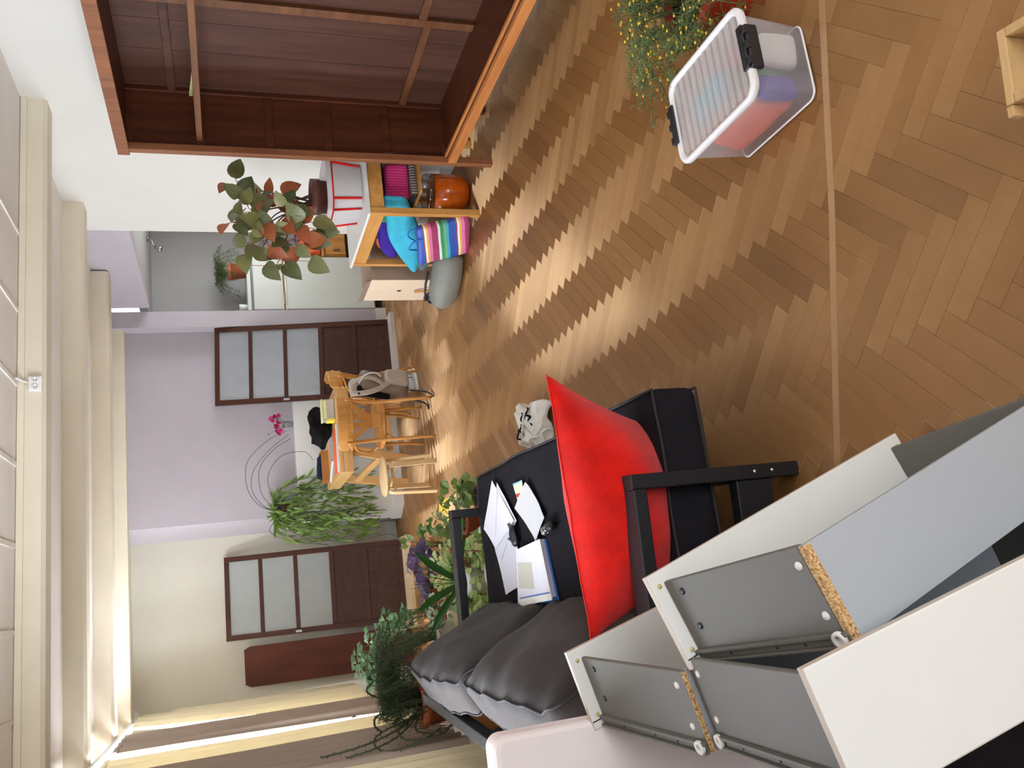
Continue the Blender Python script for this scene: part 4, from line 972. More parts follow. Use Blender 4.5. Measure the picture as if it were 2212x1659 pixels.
for P_ in ([(.98, 8.87, 1.2), (1.05, 8.80, 1.42), (1.22, 8.78, 1.54), (1.48, 8.72, 1.54), (1.66, 8.62, 1.36), (1.75, 8.55, 1.16)], [(1.0, 8.87, 1.2), (1.07, 8.80, 1.34), (1.2, 8.76, 1.42), (1.42, 8.68, 1.42), (1.58, 8.58, 1.28), (1.66, 8.5, 1.12)], [(1.0, 8.86, 1.2), (1.04, 8.79, 1.38), (1.2, 8.75, 1.50), (1.4, 8.7, 1.48), (1.58, 8.6, 1.32), (1.70, 8.5, 1.14)],
           [(.95, 8.84, 1.2), (.86, 8.74, 1.33), (.76, 8.68, 1.34), (.66, 8.64, 1.12), (.60, 8.62, .82)], [(.93, 8.84, 1.2), (.78, 8.70, 1.16), (.62, 8.62, .9), (.5, 8.60, .55), (.46, 8.6, .35)], [(.94, 8.84, 1.2), (.72, 8.68, 1.0), (.60, 8.6, .62), (.64, 8.55, .25), (.56, 8.52, .08)], [(1.0, 8.86, 1.2), (1.1, 8.74, 1.3), (1.32, 8.66, 1.35), (1.5, 8.56, 1.22), (1.52, 8.5, 1.0), (1.42, 8.46, .92)]):
    stems.tube(bez(P_, 8), .0026, 4)
m = MB()
for i in range(330):
    a = rnd(0, 2*PI); rr_ = rnd(.02, 1)**.5; z = 1.20-rnd(0, 1)**1.3*.85; wd = .10+.22*min(1, (1.24-z)/.25); p = V((.965+wd*rr_*math.cos(a)*1.1, 8.73+.05*rnd(-1, 1), z))
    bakeleaf(m, wl_, lm(p, (rnd(-.5, .5), rnd(-.3, .1), -1), (rnd(-.6, .6), -1, .2), rnd(.07, .14), rnd(-.7, .7)))
obj('inner_leaves', m, 'leaf_willow', t, space='w', kind='stuff')
obj('stems', stems, 'stem_dark', t, space='w', kind='stuff')
# flowers in a glass on the ledge
t = thing('flower_vase', 'magenta flowers in a small glass on the white ledge', 'vase', (1.885, 8.86, 1.06))
obj('glass', MB().lathe([(0, .004), (.030, .004), (.034, .11), (.036, .11), (.032, 0), (0, 0)][::-1], (1.885, 8.86, 1.061), 20), 'glass', t, space='w')
fl = leafshape('petal', 'flower_magenta', ROUND, .25, .3)
for hx, hy, hz_ in ((1.95, 8.84, 1.265), (1.89, 8.84, 1.225), (1.835, 8.83, 1.225), (1.80, 8.83, 1.20), (1.965, 8.85, 1.22)):
    obj('stem', MB().tube(bez([(1.885+rnd(-.012, .012), 8.86, 1.07), (1.885+(hx-1.885)*.35, 8.855, 1.15), (hx, hy, hz_)], 4), .002, 4), 'stem_green', t, space='w')
    m = MB()
    for k_ in range(14):
        q = sph(); bakeleaf(m, fl, lm(V((hx, hy, hz_))+q*.012, q, size=rnd(.028, .042), roll=rnd(0, 3)))
    obj('flower_head', m, 'flower_magenta', t, space='w')
obj('bud', MB().ell((1.785, 8.84, 1.315), (.006, .006, .008), 8, 6), 'stem_dark', t, space='w'); obj('stem', MB().tube([(1.83, 8.84, 1.22), (1.785, 8.84, 1.315)], .0014, 4), 'stem_green', t, space='w')
gl = leafshape('leaf', 'leaf_ivy', ROUND, .1)
for k_ in range(5): addleaf(t, 'leaf', gl, V((1.89+rnd(-.02, .09), 8.85, rnd(1.09, 1.24))), V((rnd(-1, 1), -.5, rnd(-.2, .6))), rnd(.025, .045))

# ------------------------------------------------------------------ bench table with the begonia
t = thing('bench_table', 'pine table frame with a lower shelf beside the wardrobe', 'table', (2.78, 5.63, 0))
BX0, BX1, BY0, BY1, BZ = 2.50, 3.08, 5.17, 6.10, .78
def BP(n, a, b, m='pine', bv=.003): return obj(n, MB().box(a, b), m, t, space='w', bevel=bv)
for x in (BX0, BX1-.045):
    for y in (BY0, BY1-.045): BP('leg', (x, y, 0), (x+.045, y+.045, BZ-.018), 'pine_v')
BP('apron', (BX0+.006, BY0+.045, BZ-.118), (BX0+.028, BY1-.045, BZ-.018)); BP('apron', (BX1-.028, BY0+.045, BZ-.118), (BX1-.006, BY1-.045, BZ-.018))
BP('apron', (BX0+.045, BY0+.006, BZ-.118), (BX1-.045, BY0+.028, BZ-.018)); BP('apron', (BX0+.045, BY1-.028, BZ-.118), (BX1-.045, BY1-.006, BZ-.018))
BP('tabletop', (BX0-.012, BY0-.012, BZ-.018), (BX1+.012, BY1+.012, BZ), 'laminate_white')
BP('shelf', (2.68, BY0+.02, .385), (BX1-.02, BY1-.02, .402), 'pine')
t = thing('plastic_tub', 'translucent white tub with red stripes on the pine table', 'tub', (2.72, 5.38, BZ))
def tubshape(rx, ry, z, k=28, e=.5): return [V((2.775+rx*math.copysign(abs(math.cos(a))**e, math.cos(a)), 5.44+ry*math.copysign(abs(math.sin(a))**e, math.sin(a)), z)) for a in [2*PI*i/k for i in range(k)]]
m = MB(); rings = [tubshape(.16, .16, BZ+.001), tubshape(.175, .175, BZ+.005), tubshape(.20, .20, BZ+.20), tubshape(.212, .212, BZ+.245), tubshape(.204, .204, BZ+.245), tubshape(.192, .192, BZ+.20), tubshape(.165, .165, BZ+.012)]
n_ = 28; vs = [p for r_ in rings for p in r_]; m.add(vs, [tuple(range(n_))[::-1], tuple(6*n_+j for j in range(n_))]+[(i*n_+j, i*n_+(j+1) % n_, (i+1)*n_+(j+1) % n_, (i+1)*n_+j) for i in range(6) for j in range(n_)], True)
obj('tub', m, 'tub_plastic', t, space='w')
obj('rim_band', MB().tube(tubshape(.203, .203, BZ+.205), .006, 6, close=True), 'red_plush', t, space='w', label='red band below the rim')
for i in (9, 12, 16, 19, 23): obj('stripe', MB().tube([tubshape(.178, .178, BZ+.01)[i], tubshape(.202, .202, BZ+.20)[i]], .009, 6), 'red_plush', t, space='w')
t = thing('begonia', 'tall begonia with red and olive leaves in a brown pot inside the tub', 'plant', (2.66, 5.36, BZ+.06))
obj('pot', MB().lathe([(0, 0), (.085, 0), (.115, .24), (.122, .24), (.122, .30), (.108, .30), (.104, .27), (0, .27)], (2.72, 5.40, BZ+.04), 24), 'pot_brown', t, space='w')
obj('soil', MB().lathe([(0, .275), (.103, .272)], (2.72, 5.40, BZ+.04), 20), 'soil', t, space='w')
lg_, lr_ = leafshape('leaf', 'leaf_begonia', HEART, .22, .28), leafshape('leaf', 'leaf_begonia_red', HEART, .22, .28)
base = V((2.71, 5.39, 1.09))
heads = [(2.73, 5.28, 1.60), (2.60, 5.24, 1.57), (2.63, 5.30, 1.46), (2.67, 5.34, 1.35), (2.50, 5.24, 1.52), (2.47, 5.30, 1.63), (2.42, 5.22, 1.44), (2.50, 5.18, 1.30), (2.27, 5.28, 1.55), (2.27, 5.22, 1.46), (2.19, 5.26, 1.34), (2.30, 5.2, 1.26), (2.41, 5.16, 1.20)]
nl = 0
for hi, h_ in enumerate(heads):
    h_ = V(h_); mid = base.lerp(h_, .5)+V((rnd(-.02, .02), rnd(-.02, .02), .06)); P_ = bez([base+V((rnd(-.05, .05), rnd(-.05, .05), 0)), mid, h_], 7)
    obj('stem', MB().tube(P_, [.006-.003*i/len(P_) for i in range(len(P_))], 6), 'stem_brown', t, space='w')
    for k_ in range(4):
        a = hi*1.3+k_*PI/2+rnd(-.4, .4); q = h_+V((math.cos(a)*rnd(.03, .085), rnd(-.07, .02), math.sin(a)*rnd(.03, .085))); p = P_[-2-k_//2]
        obj('leaf_stalk', MB().tube([p, p.lerp(q, .5)+V((0, 0, .012)), q], .0026, 4), 'stem_pink', t, space='w')
        red = random.random() < (.45 if 2.42 < h_.x < 2.70 else .15)
        addleaf(t, 'leaf', lr_ if red else lg_, q, V((math.cos(a)*.8, -.25, math.sin(a)*.6-.35)), rnd(.085, .135), up=(rnd(-.35, .35), -1, .55), roll=rnd(-.45, .45))
for q, d, s in (((2.33, 5.22, 1.16), (-.3, -.3, -.6), .14), ((2.38, 5.2, 1.10), (-.2, -.4, -.7), .13), ((2.16, 5.2, 1.16), (-.5, -.3, -.5), .13), ((2.13, 5.2, 1.44), (-.7, -.2, -.4), .12)):
    obj('leaf_stalk', MB().tube(bez([base, V(q)+V((.08, .05, .10)), q], 5), .0026, 4), 'stem_pink', t, space='w'); addleaf(t, 'leaf', lg_, V(q), V(d), s, up=(-.2, -.8, .6))
# things on and under the table
def blob(name, label, cat, c, half, mat, amp=.02, fr=7, r=.04, M=None, seed=0, group=None, dz=None):
    m = MB(); m.rbox((0, 0, 0), half, min(r, min(half)*.95), M=M, disp=lambda p: p+V((nz(p, fr, seed)*amp, nz(p, fr, seed+3)*amp, nz(p, fr, seed+6)*amp+(dz(p) if dz else 0))), k=8)
    o = obj(name, m, mat); o.location = c; WORLD[o.name] = Matrix.Translation(c); return tag(o, label, cat, group)
SH = .402
blob('fabric_bundle', 'dark navy patterned fabric bundle at the back of the shelf', 'fabric', (2.84, 5.42, SH+.238), (.14, .11, .018), 'navy_cloth', .01, seed=1)
blob('knitted_garment', 'bright pink knitted garment folded on the table shelf', 'knitwear', (2.82, 5.38, SH+.135), (.13, .12, .085), 'knit_pink', .012, seed=2, M=Matrix.Rotation(-.3, 4, 'Z'))
blob('knitted_garment', 'grey and white knitted garment beneath the pink one', 'knitwear', (2.81, 5.38, SH+.025), (.125, .13, .024), 'knit_grey', .006, seed=3, r=.018)
blob('fabric_bundle', 'green cloth crumpled between pink knit and turquoise bag', 'fabric', (2.69, 5.58, SH+.15), (.05, .06, .09), 'green_cloth', .03, seed=4)
def soft(name, label, cat, pts, thick, mat, amp=.012, fr=9, seed=0):
    m = softpoly(MB(), pts, thick, seed, amp, fr); c = sum((V(p) for p in pts), V((0, 0, 0)))/len(pts)
    return tag(obj(name, m, mat, loc=c), label, cat)
soft('cloth_bag', 'large turquoise cloth bag sagging over the shelf edge', 'bag', [(2.64, 5.22, .655), (2.597, 5.365, .62), (2.534, 5.609, .565), (2.487, 5.791, .475), (2.452, 5.928, .385), (2.428, 6.018, .305), (2.466, 5.871, .281), (2.508, 5.708, .30), (2.561, 5.504, .36), (2.605, 5.336, .44), (2.635, 5.22, .50), (2.645, 5.21, .58)], .10, 'turquoise_cloth', .024, 6, 5)
soft('fabric_bundle', 'violet blue cloth behind the turquoise bag', 'fabric', [(2.711, 5.617, .624), (2.645, 5.816, .60), (2.588, 5.985, .55), (2.558, 6.05, .442), (2.60, 6.0, .41), (2.66, 5.838, .43), (2.72, 5.652, .45)], .10, 'violet_cloth', .02, 8, 6)
blob('fabric_bundle', 'mauve cloth folded behind the violet one on the shelf', 'fabric', (2.86, 5.86, SH+.13), (.10, .15, .115), 'mauve_cloth', .02, seed=7)
soft('fabric_bundle', 'coral orange cloth peeping out next to the violet cloth', 'fabric', [(2.66, 5.93, .585), (2.63, 6.03, .56), (2.60, 6.05, .46), (2.65, 6.05, .42), (2.67, 5.95, .50)], .05, 'coral_cloth', .014, 12, 8)
soft('fabric_bundle', 'grey teal cloth hanging below the turquoise bag', 'fabric', [(2.44, 5.689, .345), (2.39, 5.905, .285), (2.405, 5.822, .235), (2.44, 5.688, .23), (2.47, 5.585, .314)], .035, 'teal_cloth', .012, 12, 9)
blob('fabric_bundle', 'pale blue cloth tucked behind the striped bag', 'fabric', (2.44, 5.66, .22), (.03, .10, .09), 'turquoise_cloth', .02, seed=10)
t = thing('orange_pot', 'round orange enamel pot with a clear rim on the floor under the table', 'pot', (2.80, 5.40, 0))
obj('pot', MB().lathe([(0, 0), (.07, .001), (.105, .02), (.128, .07), (.134, .13), (.133, .27), (.126, .27), (.126, .13), (0, .03)], (2.78, 5.40, .001), 28), 'orange_enamel', t, space='w')
obj('rim', MB().lathe([(.128, .268), (.136, .268), (.138, .30), (.132, .32), (.126, .315), (.127, .285)], (2.78, 5.40, .001), 28), 'glass', t, space='w')
t = thing('striped_bag', 'striped pink, blue and green shopping bag leaning on the table leg', 'bag', (2.45, 5.42, 0))
Ms = Matrix.Translation((2.425, 5.415, .215)) @ Matrix.Rotation(math.radians(106), 4, 'Z') @ Matrix.Rotation(math.radians(-7), 4, 'X') @ Matrix.Rotation(math.radians(14), 4, 'Y')
m = MB(); m.rbox((0, 0, 0), (.20, .035, .195), .03, disp=lambda p: p+V((nz(p, 6, 2)*.02, nz(p, 7, 5)*.02, nz(p, 5, 9)*.012)), k=10); m.v = [Ms @ p for p in m.v]
so_ = bpy.data.objects.new('body', None) if 0 else None
bb = MB(); bb.v = [Ms.inverted() @ p for p in m.v]; bb.f, bb.sm, bb.mi = m.f, m.sm, m.mi
ob = obj('body', bb, 'bag_stripes', t); ob.matrix_basis = WORLD[t.name].inverted() @ Ms; WORLD[ob.name] = Ms
for s in (-1, 1): obj('handle', MB().tube(bez([(2.425+s*.035, 5.33, .39), (2.42+s*.05, 5.36, .45), (2.41+s*.05, 5.44, .46), (2.41+s*.035, 5.49, .40)], 7), .006, 6), 'blue_plastic', t, space='w')
t = thing('sleeping_bag', 'grey rolled sleeping bag in a stuff sack on the floor', 'bag', (2.27, 5.80, 0))
ax = V((-.26, .42, 0)).normalized(); sd = V((-ax.y, ax.x, 0)); Ms = frame((2.285, 5.80, .118), ax, sd, (0, 0, 1))
def roll(p): return p+V((nz(p, 9)*.014, nz(p, 9, 2)*.012, nz(p, 8, 4)*.012))
pr_ = [(-.235, .02), (-.225, .06), (-.20, .095), (-.12, .115), (0, .118), (.12, .115), (.20, .10), (.235, .07), (.245, .02)]
m = MB(); vs = []; n_ = 24
for x, r_ in pr_:
    for j in range(n_):
        th = 2*PI*j/n_; wr = 1+.03*math.sin(9*th+x*30)*(abs(x) > .15); vs.append(Ms @ roll(V((x, r_*math.cos(th)*wr, max(-.116, r_*math.sin(th)*wr)))))
m.add(vs, [tuple(range(n_))[::-1], tuple(8*n_+j for j in range(n_))]+[(i*n_+j, i*n_+(j+1) % n_, (i+1)*n_+(j+1) % n_, (i+1)*n_+j) for i in range(8) for j in range(n_)], True)
obj('sack', m, 'grey_nylon', t, space='w')
obj('strap', MB().tube([Ms @ V((x, -.02, z)) for x, z in ((-.04, .138), (.08, .142), (.17, .134), (.238, .098), (.272, .0), (.262, -.05))], .018, 6, flat=.45), 'dark_strap', t, space='w')
obj('buckle', MB().rbox(Ms @ V((.20, -.02, .126)), (.022, .022, .01), .004, k=2), 'black_plastic', t, space='w')
t = thing('cardboard_box', 'tall brown cardboard box, its window-lit side painted cream, behind the sleeping bag', 'box', (2.66, 6.44, 0))
cbx = ((2.43, 6.20, 0), (2.86, 6.66, .60))
obj('carton', MB().box(*cbx), 'cardboard_brown', t, space='w', bevel=.003)
obj('side_panel', MB().box((2.426, 6.20, .03), (2.43, 6.66, .605)), 'cardboard_cream', t, space='w')  # window light on this side is painted in as a cream face
obj('dark_print', MB().box((2.4245, 6.21, .035), (2.4262, 6.65, .10)), 'dark_strap', t, space='w'); obj('print_panel', MB().box((2.62, 6.197, .47), (2.80, 6.2002, .58)), 'cardboard_brown', t, space='w')
obj('print_mark', MB().box((2.4242, 6.48, .055), (2.4246, 6.54, .075)), 'white_plastic', t, space='w'); obj('print_mark', MB().box((2.4242, 6.42, .33), (2.4262, 6.45, .36)), 'screw_dark', t, space='w')
obj('flap', MB().bar((2.43, 6.43, .60), (2.40, 6.43, .655), .45, .004, up=(1, 0, 0)), 'cardboard_brown', t, space='w')
t = thing('wooden_stick', 'short yellow wooden stick leaning on the cream cardboard side', 'stick', (2.41, 6.36, .0)); obj('stick', MB().tube([(2.385, 6.30, .002), (2.41, 6.42, .215)], .010, 8), 'pine_v', t, space='w'); obj('tip', MB().ell((2.41, 6.42, .215), (.010, .010, .010), 8, 6), 'pine', t, space='w')

# ------------------------------------------------------------------ kitchen beyond the opening
t = thing('fridge', 'white two door fridge freezer in the kitchen opening', 'fridge', (3.47, 9.18, 0))
def FP(n, a, b, m='fridge_white', bv=.006, par=None): return obj(n, MB().box(a, b), m, par or t, space='w', bevel=bv)
FP('cabinet', (3.165, 8.99, .07), (3.78, 9.43, 1.40)); FP('worktop', (3.16, 8.93, 1.40), (3.785, 9.43, 1.44)); FP('plinth', (3.18, 8.99, 0), (3.77, 9.40, .07), 'dark_rubber')
FP('door', (3.17, 8.94, 1.085), (3.775, 8.99, 1.38)); FP('door', (3.17, 8.94, .085), (3.775, 8.99, 1.03))
FP('trim_strip', (3.17, 8.936, 1.375), (3.775, 8.945, 1.392), 'steel', .002); FP('trim_strip', (3.17, 8.936, 1.05), (3.775, 8.96, 1.068), 'steel', .002); FP('door_edge', (3.165, 8.935, 1.068), (3.78, 8.95, 1.085), 'fridge_trim', .003); FP('door_edge', (3.165, 8.935, 1.03), (3.78, 8.95, 1.05), 'fridge_trim', .003)
FP('handle', (3.22, 8.926, 1.048), (3.36, 8.937, 1.072), 'chrome', .004)
t = thing('asparagus_fern', 'wispy green fern in a terracotta pot on the fridge', 'plant', (3.68, 9.12, 1.44))
pot(t, (3.675, 9.12, 1.441), .095, .19, 'terracotta', 'terracotta_rim', taper=.78)
m = MB(); st = MB()
for i in range(34):
    a = rnd(0, 2*PI); L_ = rnd(.12, .30); b_ = V((3.675+.05*math.cos(a), 9.12+.05*math.sin(a), 1.61)); P_ = bez([b_, b_+V((math.cos(a)*L_*.4, math.sin(a)*L_*.4, .10+rnd(0, .05))), b_+V((math.cos(a)*L_, math.sin(a)*L_*.8, rnd(-.12, .12)))], 8); st.tube(P_, .0016, 4)
    for p in P_[3:]:
        for _ in range(5):
            q = sph(); m.tube([p, p+q.normalized()*rnd(.018, .04)], .0012, 3)
obj('stems', st, 'stem_green', t, space='w', kind='stuff'); obj('needles', m, 'needle_green', t, space='w', kind='stuff')
t = thing('white_cup', 'small white cup on the left corner of the fridge', 'cup', (3.235, 9.06, 1.44)); obj('cup', MB().lathe([(0, .006), (.026, .008), (.034, .085), (.038, .085), (.030, 0), (0, 0)][::-1], (3.235, 9.06, 1.441), 18), 'pot_white', t, space='w'); obj('straw', MB().tube([(3.235, 9.06, 1.45), (3.222, 9.05, 1.54), (3.20, 9.04, 1.60)], .002, 5), 'screw_dark', t, space='w')
t = thing('spot_lamp', 'small metal spot lamp on an arm below the kitchen ceiling', 'lamp', (3.92, 8.9, 2.38))
obj('mount', MB().lathe([(0, 0), (.03, 0), (.03, .02), (0, .02)], (3.95, 8.9, 2.40), 14), 'steel', t, space='w'); obj('arm', MB().tube(bez([(3.95, 8.9, 2.40), (3.93, 8.9, 2.37), (3.88, 8.9, 2.355), (3.865, 8.9, 2.33)], 5), .006, 6), 'steel', t, space='w')
obj('head', MB().lathe([(0, 0), (.012, .002), (.03, .05), (.032, .075), (.027, .075), (.01, .01)], (3.86, 8.9, 2.345), 16, M=Matrix.Rotation(PI+.35, 4, 'Y')), 'chrome', t, space='w')
t = thing('pine_cabinet', 'low pine cabinet beside the fridge in the kitchen', 'cabinet', (4.15, 9.2, 0))
def KP(n, a, b, m='pine_v', bv=.003, par=None): return obj(n, MB().box(a, b), m, par or t, space='w', bevel=bv)
KP('body', (3.80, 8.98, .35), (4.5, 9.43, .60)); d_ = KP('door', (3.82, 8.96, .36), (4.14, 8.98, .585)); KP('door', (4.16, 8.96, .36), (4.48, 8.98, .585)); KP('worktop', (3.795, 8.94, .60), (4.52, 9.43, .62), 'pine')
KP('handle', (3.86, 8.945, .42), (3.875, 8.96, .50), 'steel', .002, d_); KP('base', (3.83, 9.0, 0), (4.47, 9.40, .35), 'dark_rubber')
def baggie(label, c, s, mat):
    o = blob('food_bag', label, 'bag', c, s, mat, .02, 12, .03, seed=c[0]); return o
baggie('orange netted bag standing on the kitchen cabinet', (3.90, 9.05, .72), (.055, .05, .10), 'coral_cloth'); baggie('smaller orange packet leaning behind the netted bag', (3.99, 9.10, .80), (.045, .04, .05), 'orange_paper'); 
tag(obj('shelf_box', MB().box((3.95, 9.06, .621), (4.12, 9.18, .748)), 'cardboard_cream', loc=(4.03, 9.12, .621), bevel=.003), 'cream carton under the orange packet in the kitchen', 'carton')
baggie('purple and white crumpled bag beside the orange netted bag', (4.12, 9.08, .84), (.09, .05, .085), 'mauve_cloth')
# ------------------------------------------------------------------ clear storage box on the near floor
t = thing('storage_box', 'translucent plastic storage box with white lid and black clips', 'box', (1.445, 2.05, 0))
def rr(hx, hy, r, z, c=(1.445, 2.05), k=6):
    out = []
    for qx, qy, a0 in ((1, 1, 0), (-1, 1, PI/2), (-1, -1, PI), (1, -1, 3*PI/2)):
        for i in range(k+1): a = a0+PI/2*i/k; out.append(V((c[0]+qx*(hx-r)+r*math.cos(a), c[1]+qy*(hy-r)+r*math.sin(a), z)))
    return out
def loft(rings, smooth=True, cap0=True, cap1=True):
    n = len(rings[0]); m = MB(); fs = [(i*n+j, i*n+(j+1) % n, (i+1)*n+(j+1) % n, (i+1)*n+j) for i in range(len(rings)-1) for j in range(n)]
    if cap0: fs.append(tuple(range(n))[::-1])
    if cap1: fs.append(tuple((len(rings)-1)*n+j for j in range(n)))
    return m.add([p for r in rings for p in r], fs, smooth)
obj('box_body', loft([rr(.125, .188, .03, .002), rr(.128, .192, .03, .008), rr(.142, .205, .035, .225), rr(.139, .202, .033, .225), rr(.125, .189, .03, .010)], True, True, True), 'box_plastic', t, space='w')
obj('base_rim', MB().tube(rr(.128, .192, .03, .008), .004, 5, close=True), 'lid_rim', t, space='w')
lid = obj('lid', loft([rr(.138, .203, .035, .234), rr(.138, .203, .035, .239)], False), 'lid_plastic', t, space='w')
for i in range(11):
    y = 2.05-.178+i*.0356; obj('lid_ridge', MB().box((1.445-.132, y-.009, .239), (1.445+.132, y+.009, .2425)), 'lid_plastic', lid, space='w', bevel=.0015)
obj('lid_rim', loft([rr(.150, .216, .045, .222), rr(.156, .222, .048, .228), rr(.157, .223, .048, .242), rr(.151, .217, .045, .250), rr(.140, .206, .04, .248), rr(.136, .202, .038, .238), rr(.143, .209, .04, .226)], True, False, False), 'lid_rim', t, space='w')
for s in (-1, 1):
    y = 2.05+s*.225; m = MB(); m.rbox((1.445+.012*s*0, y, .226), (.072, .009, .022), .006, k=3); m.rbox((1.445, y-s*.012, .2535), (.072, .014, .004), .0035, k=2); o = obj('clip', m, 'clip_black', t, space='w')
    for dx in (-.05, 0, .05): obj('clip_hook', MB().box((1.445+dx-.012, y-.013 if s < 0 else y-.008, .240), (1.445+dx+.012, y+.008 if s < 0 else y+.013, .2575)), 'clip_black', o, space='w', bevel=.002)
def inside(name, label, c, half, mat, seed, amp=.02):
    return blob(name, label, 'fabric', c, half, mat, amp, 9, .04, seed=seed)
inside('packed_cloth', 'orange and coral cloth packed in the left of the storage box', (1.375, 2.08, .085), (.046, .15, .072), 'coral_cloth', 1)
inside('packed_cloth', 'turquoise cloth on top inside the storage box', (1.45, 2.10, .195), (.055, .11, .022), 'turquoise_cloth', 2, .012)
inside('packed_cloth', 'blue cloth packed at the near end of the storage box', (1.372, 1.905, .11), (.036, .024, .065), 'violet_cloth', 3, .012)
inside('packed_cloth', 'green cloth packed in the middle of the storage box', (1.445, 1.985, .12), (.024, .06, .062), 'green_cloth', 4, .012)
inside('packed_cloth', 'white fluffy cloth ring at the near end of the storage box', (1.49, 1.895, .085), (.05, .018, .062), 'white_cloth', 5, .012)
inside('packed_cloth', 'pink cloth packed at the right side of the storage box', (1.52, 2.06, .12), (.028, .13, .06), 'knit_pink', 6, .012)
inside('packed_cloth', 'grey mauve cloth under the green one in the storage box', (1.45, 2.10, .05), (.024, .09, .034), 'mauve_cloth', 7, .008)

# plant in red pot at the right edge
t = thing('yellow_tipped_plant', 'feathery green plant with yellow tips in a red pot by the storage box', 'plant', (1.86, 2.15, 0))
pot(t, (1.87, 2.14, .001), .135, .20, 'pot_red', taper=.8)
st, m, yt = MB(), MB(), MB()
for i in range(80):
    a = rnd(0, 2*PI); L_ = rnd(.16, .40); b_ = V((1.87+.08*math.cos(a), 2.14+.08*math.sin(a), .17)); dz = rnd(-.06, .16)
    dx, dy = math.cos(a)*L_-.03, math.sin(a)*L_*.75; e = b_+V((dx, dy, dz-.05)); e.z = max(.03, e.z); e.y = max(e.y, 1.9)
    if e.x < 1.68 and e.y < 2.34: e = V((1.72+rnd(-.03, .05), e.y, e.z)) if e.y < 2.2 else V((e.x, 2.36+rnd(0, .08), e.z))
    P_ = bez([b_, b_+V((dx*.45, dy*.45, .10+dz*.4)), e], 8); st.tube(P_, .0016, 4)
    for p in P_[3:]:
        for _ in range(4):
            q = sph().normalized(); m.tube([p, p+q*rnd(.02, .045)], .0011, 3)
        if random.random() < .3: q = p+sph().normalized()*.03; yt.ell(q, (.007, .0035, .0035), 5, 4)
obj('stems', st, 'stem_green', t, space='w', kind='stuff'); obj('needles', m, 'needle_green', t, space='w', kind='stuff'); obj('yellow_tips', yt, 'yellow_tip', t, space='w', kind='stuff')
# pale wooden thing at the lower right edge
t = thing('wooden_crate', 'pale wooden crate corner at the bottom right edge of the photo', 'crate', (1.0, .95, 0))
Mw = Matrix.Translation((.985, 1.125, 0)) @ Matrix.Rotation(math.radians(-8), 4, 'Z')
for a, b in (((-.16, -.02, .0), (.0, .0, .20)), ((-.02, -.30, .0), (.0, -.02, .20)), ((-.16, -.30, 0), (-.14, -.02, .20)), ((-.14, -.30, 0), (-.02, -.28, .20)), ((-.14, -.28, .0), (-.02, -.02, .012))):
    m = MB().box(a, b, M=Mw); obj('crate_board', m, 'crate_wood', t, space='w', bevel=.003)
m = MB().box((-.185, -.012, .165), (-.16, .004, .195), M=Mw); obj('corner_block', m, 'crate_wood', t, space='w', bevel=.003)

# ------------------------------------------------------------------ tote bag on the floor beyond the sofa
t = thing('tote_bag', 'crumpled white cloth tote with black lettering on the floor by the sofa', 'bag', (.87, 4.50, 0))
def tb(p): return p+V((nz(p, 9)*.05, nz(p, 9, 3)*.05, nz(p, 11, 5)*.04))+V((nz(p, 24, 1), nz(p, 24, 4), nz(p, 22, 7)))*.016
m = MB(); m.rbox((.87, 4.50, .055), (.13, .17, .052), .04, M=Matrix.Rotation(-.25, 4, 'Z'), disp=tb, k=26); obj('cloth', m, 'white_cloth', t, space='w')
for i, (x, y, r_) in enumerate(((.93, 4.42, .5), (.90, 4.48, -.3), (.86, 4.56, .8), (.92, 4.52, .2), (.84, 4.62, -.5), (.88, 4.40, 1.1))):
    obj('letter', MB().tube(bez([(x-.03, y-.012, .112), (x-.01+.01*r_, y+.02, .120), (x+.015, y-.015, .118), (x+.032, y+.014, .110)], 5), .006, 5, flat=.5), 'black_cloth', t, space='w')
obj('handle', MB().tube(bez([(.80, 4.60, .10), (.84, 4.50, .135), (.93, 4.44, .13), (.99, 4.42, .08)], 8), .012, 6, flat=.3), 'white_cloth', t, space='w')
obj('paper_corner', MB().add([V((.965, 4.44, .10)), V((.93, 4.38, .135)), V((.92, 4.46, .145))], [(0, 1, 2)]), 'paper', t, space='w')

# ------------------------------------------------------------------ the plant corner behind the sofa
t = thing('carton', 'orange brown carton standing under the window behind the sofa', 'box', (-.70, 5.35, 0))
obj('carton', MB().box((-.80, 5.02, 0), (-.50, 5.66, .46)), 'cardboard_orange', t, space='w', bevel=.004); obj('flap', MB().bar((-.50, 5.34, .46), (-.43, 5.34, .38), .60, .004, up=(1, 0, 0)), 'cardboard_orange', t, space='w')
t = thing('trailing_cactus', 'dark needle leaved plant with trailing stems in a terracotta pot', 'plant', (-.62, 5.40, .46))
pot(t, (-.635, 5.38, .461), .135, .24, 'terracotta', taper=.8)
st, m = MB(), MB(); tp = V((-.635, 5.38, .70))
for i in range(105):
    a = rnd(0, 2*PI); L_ = rnd(.12, .50); dx, dy = math.cos(a)*L_, math.sin(a)*L_*.7
    dx = dx*.8+.20; e = tp+V((dx, dy, rnd(-.22, .22)-.25*max(0, L_-.3))); e.x = max(-.80, e.x)
    P_ = bez([tp+V((dx*.1, dy*.1, -.02)), tp+V((dx*.5, dy*.5, .14+rnd(0, .1))), e], 8); st.tube(P_, .002, 4)
    for p in P_[4:]:
        for _ in range(4): q = sph().normalized(); m.tube([p, p+q*rnd(.02, .055)], .0013, 3)
obj('needles', m, 'needle_dark', t, space='w', kind='stuff')
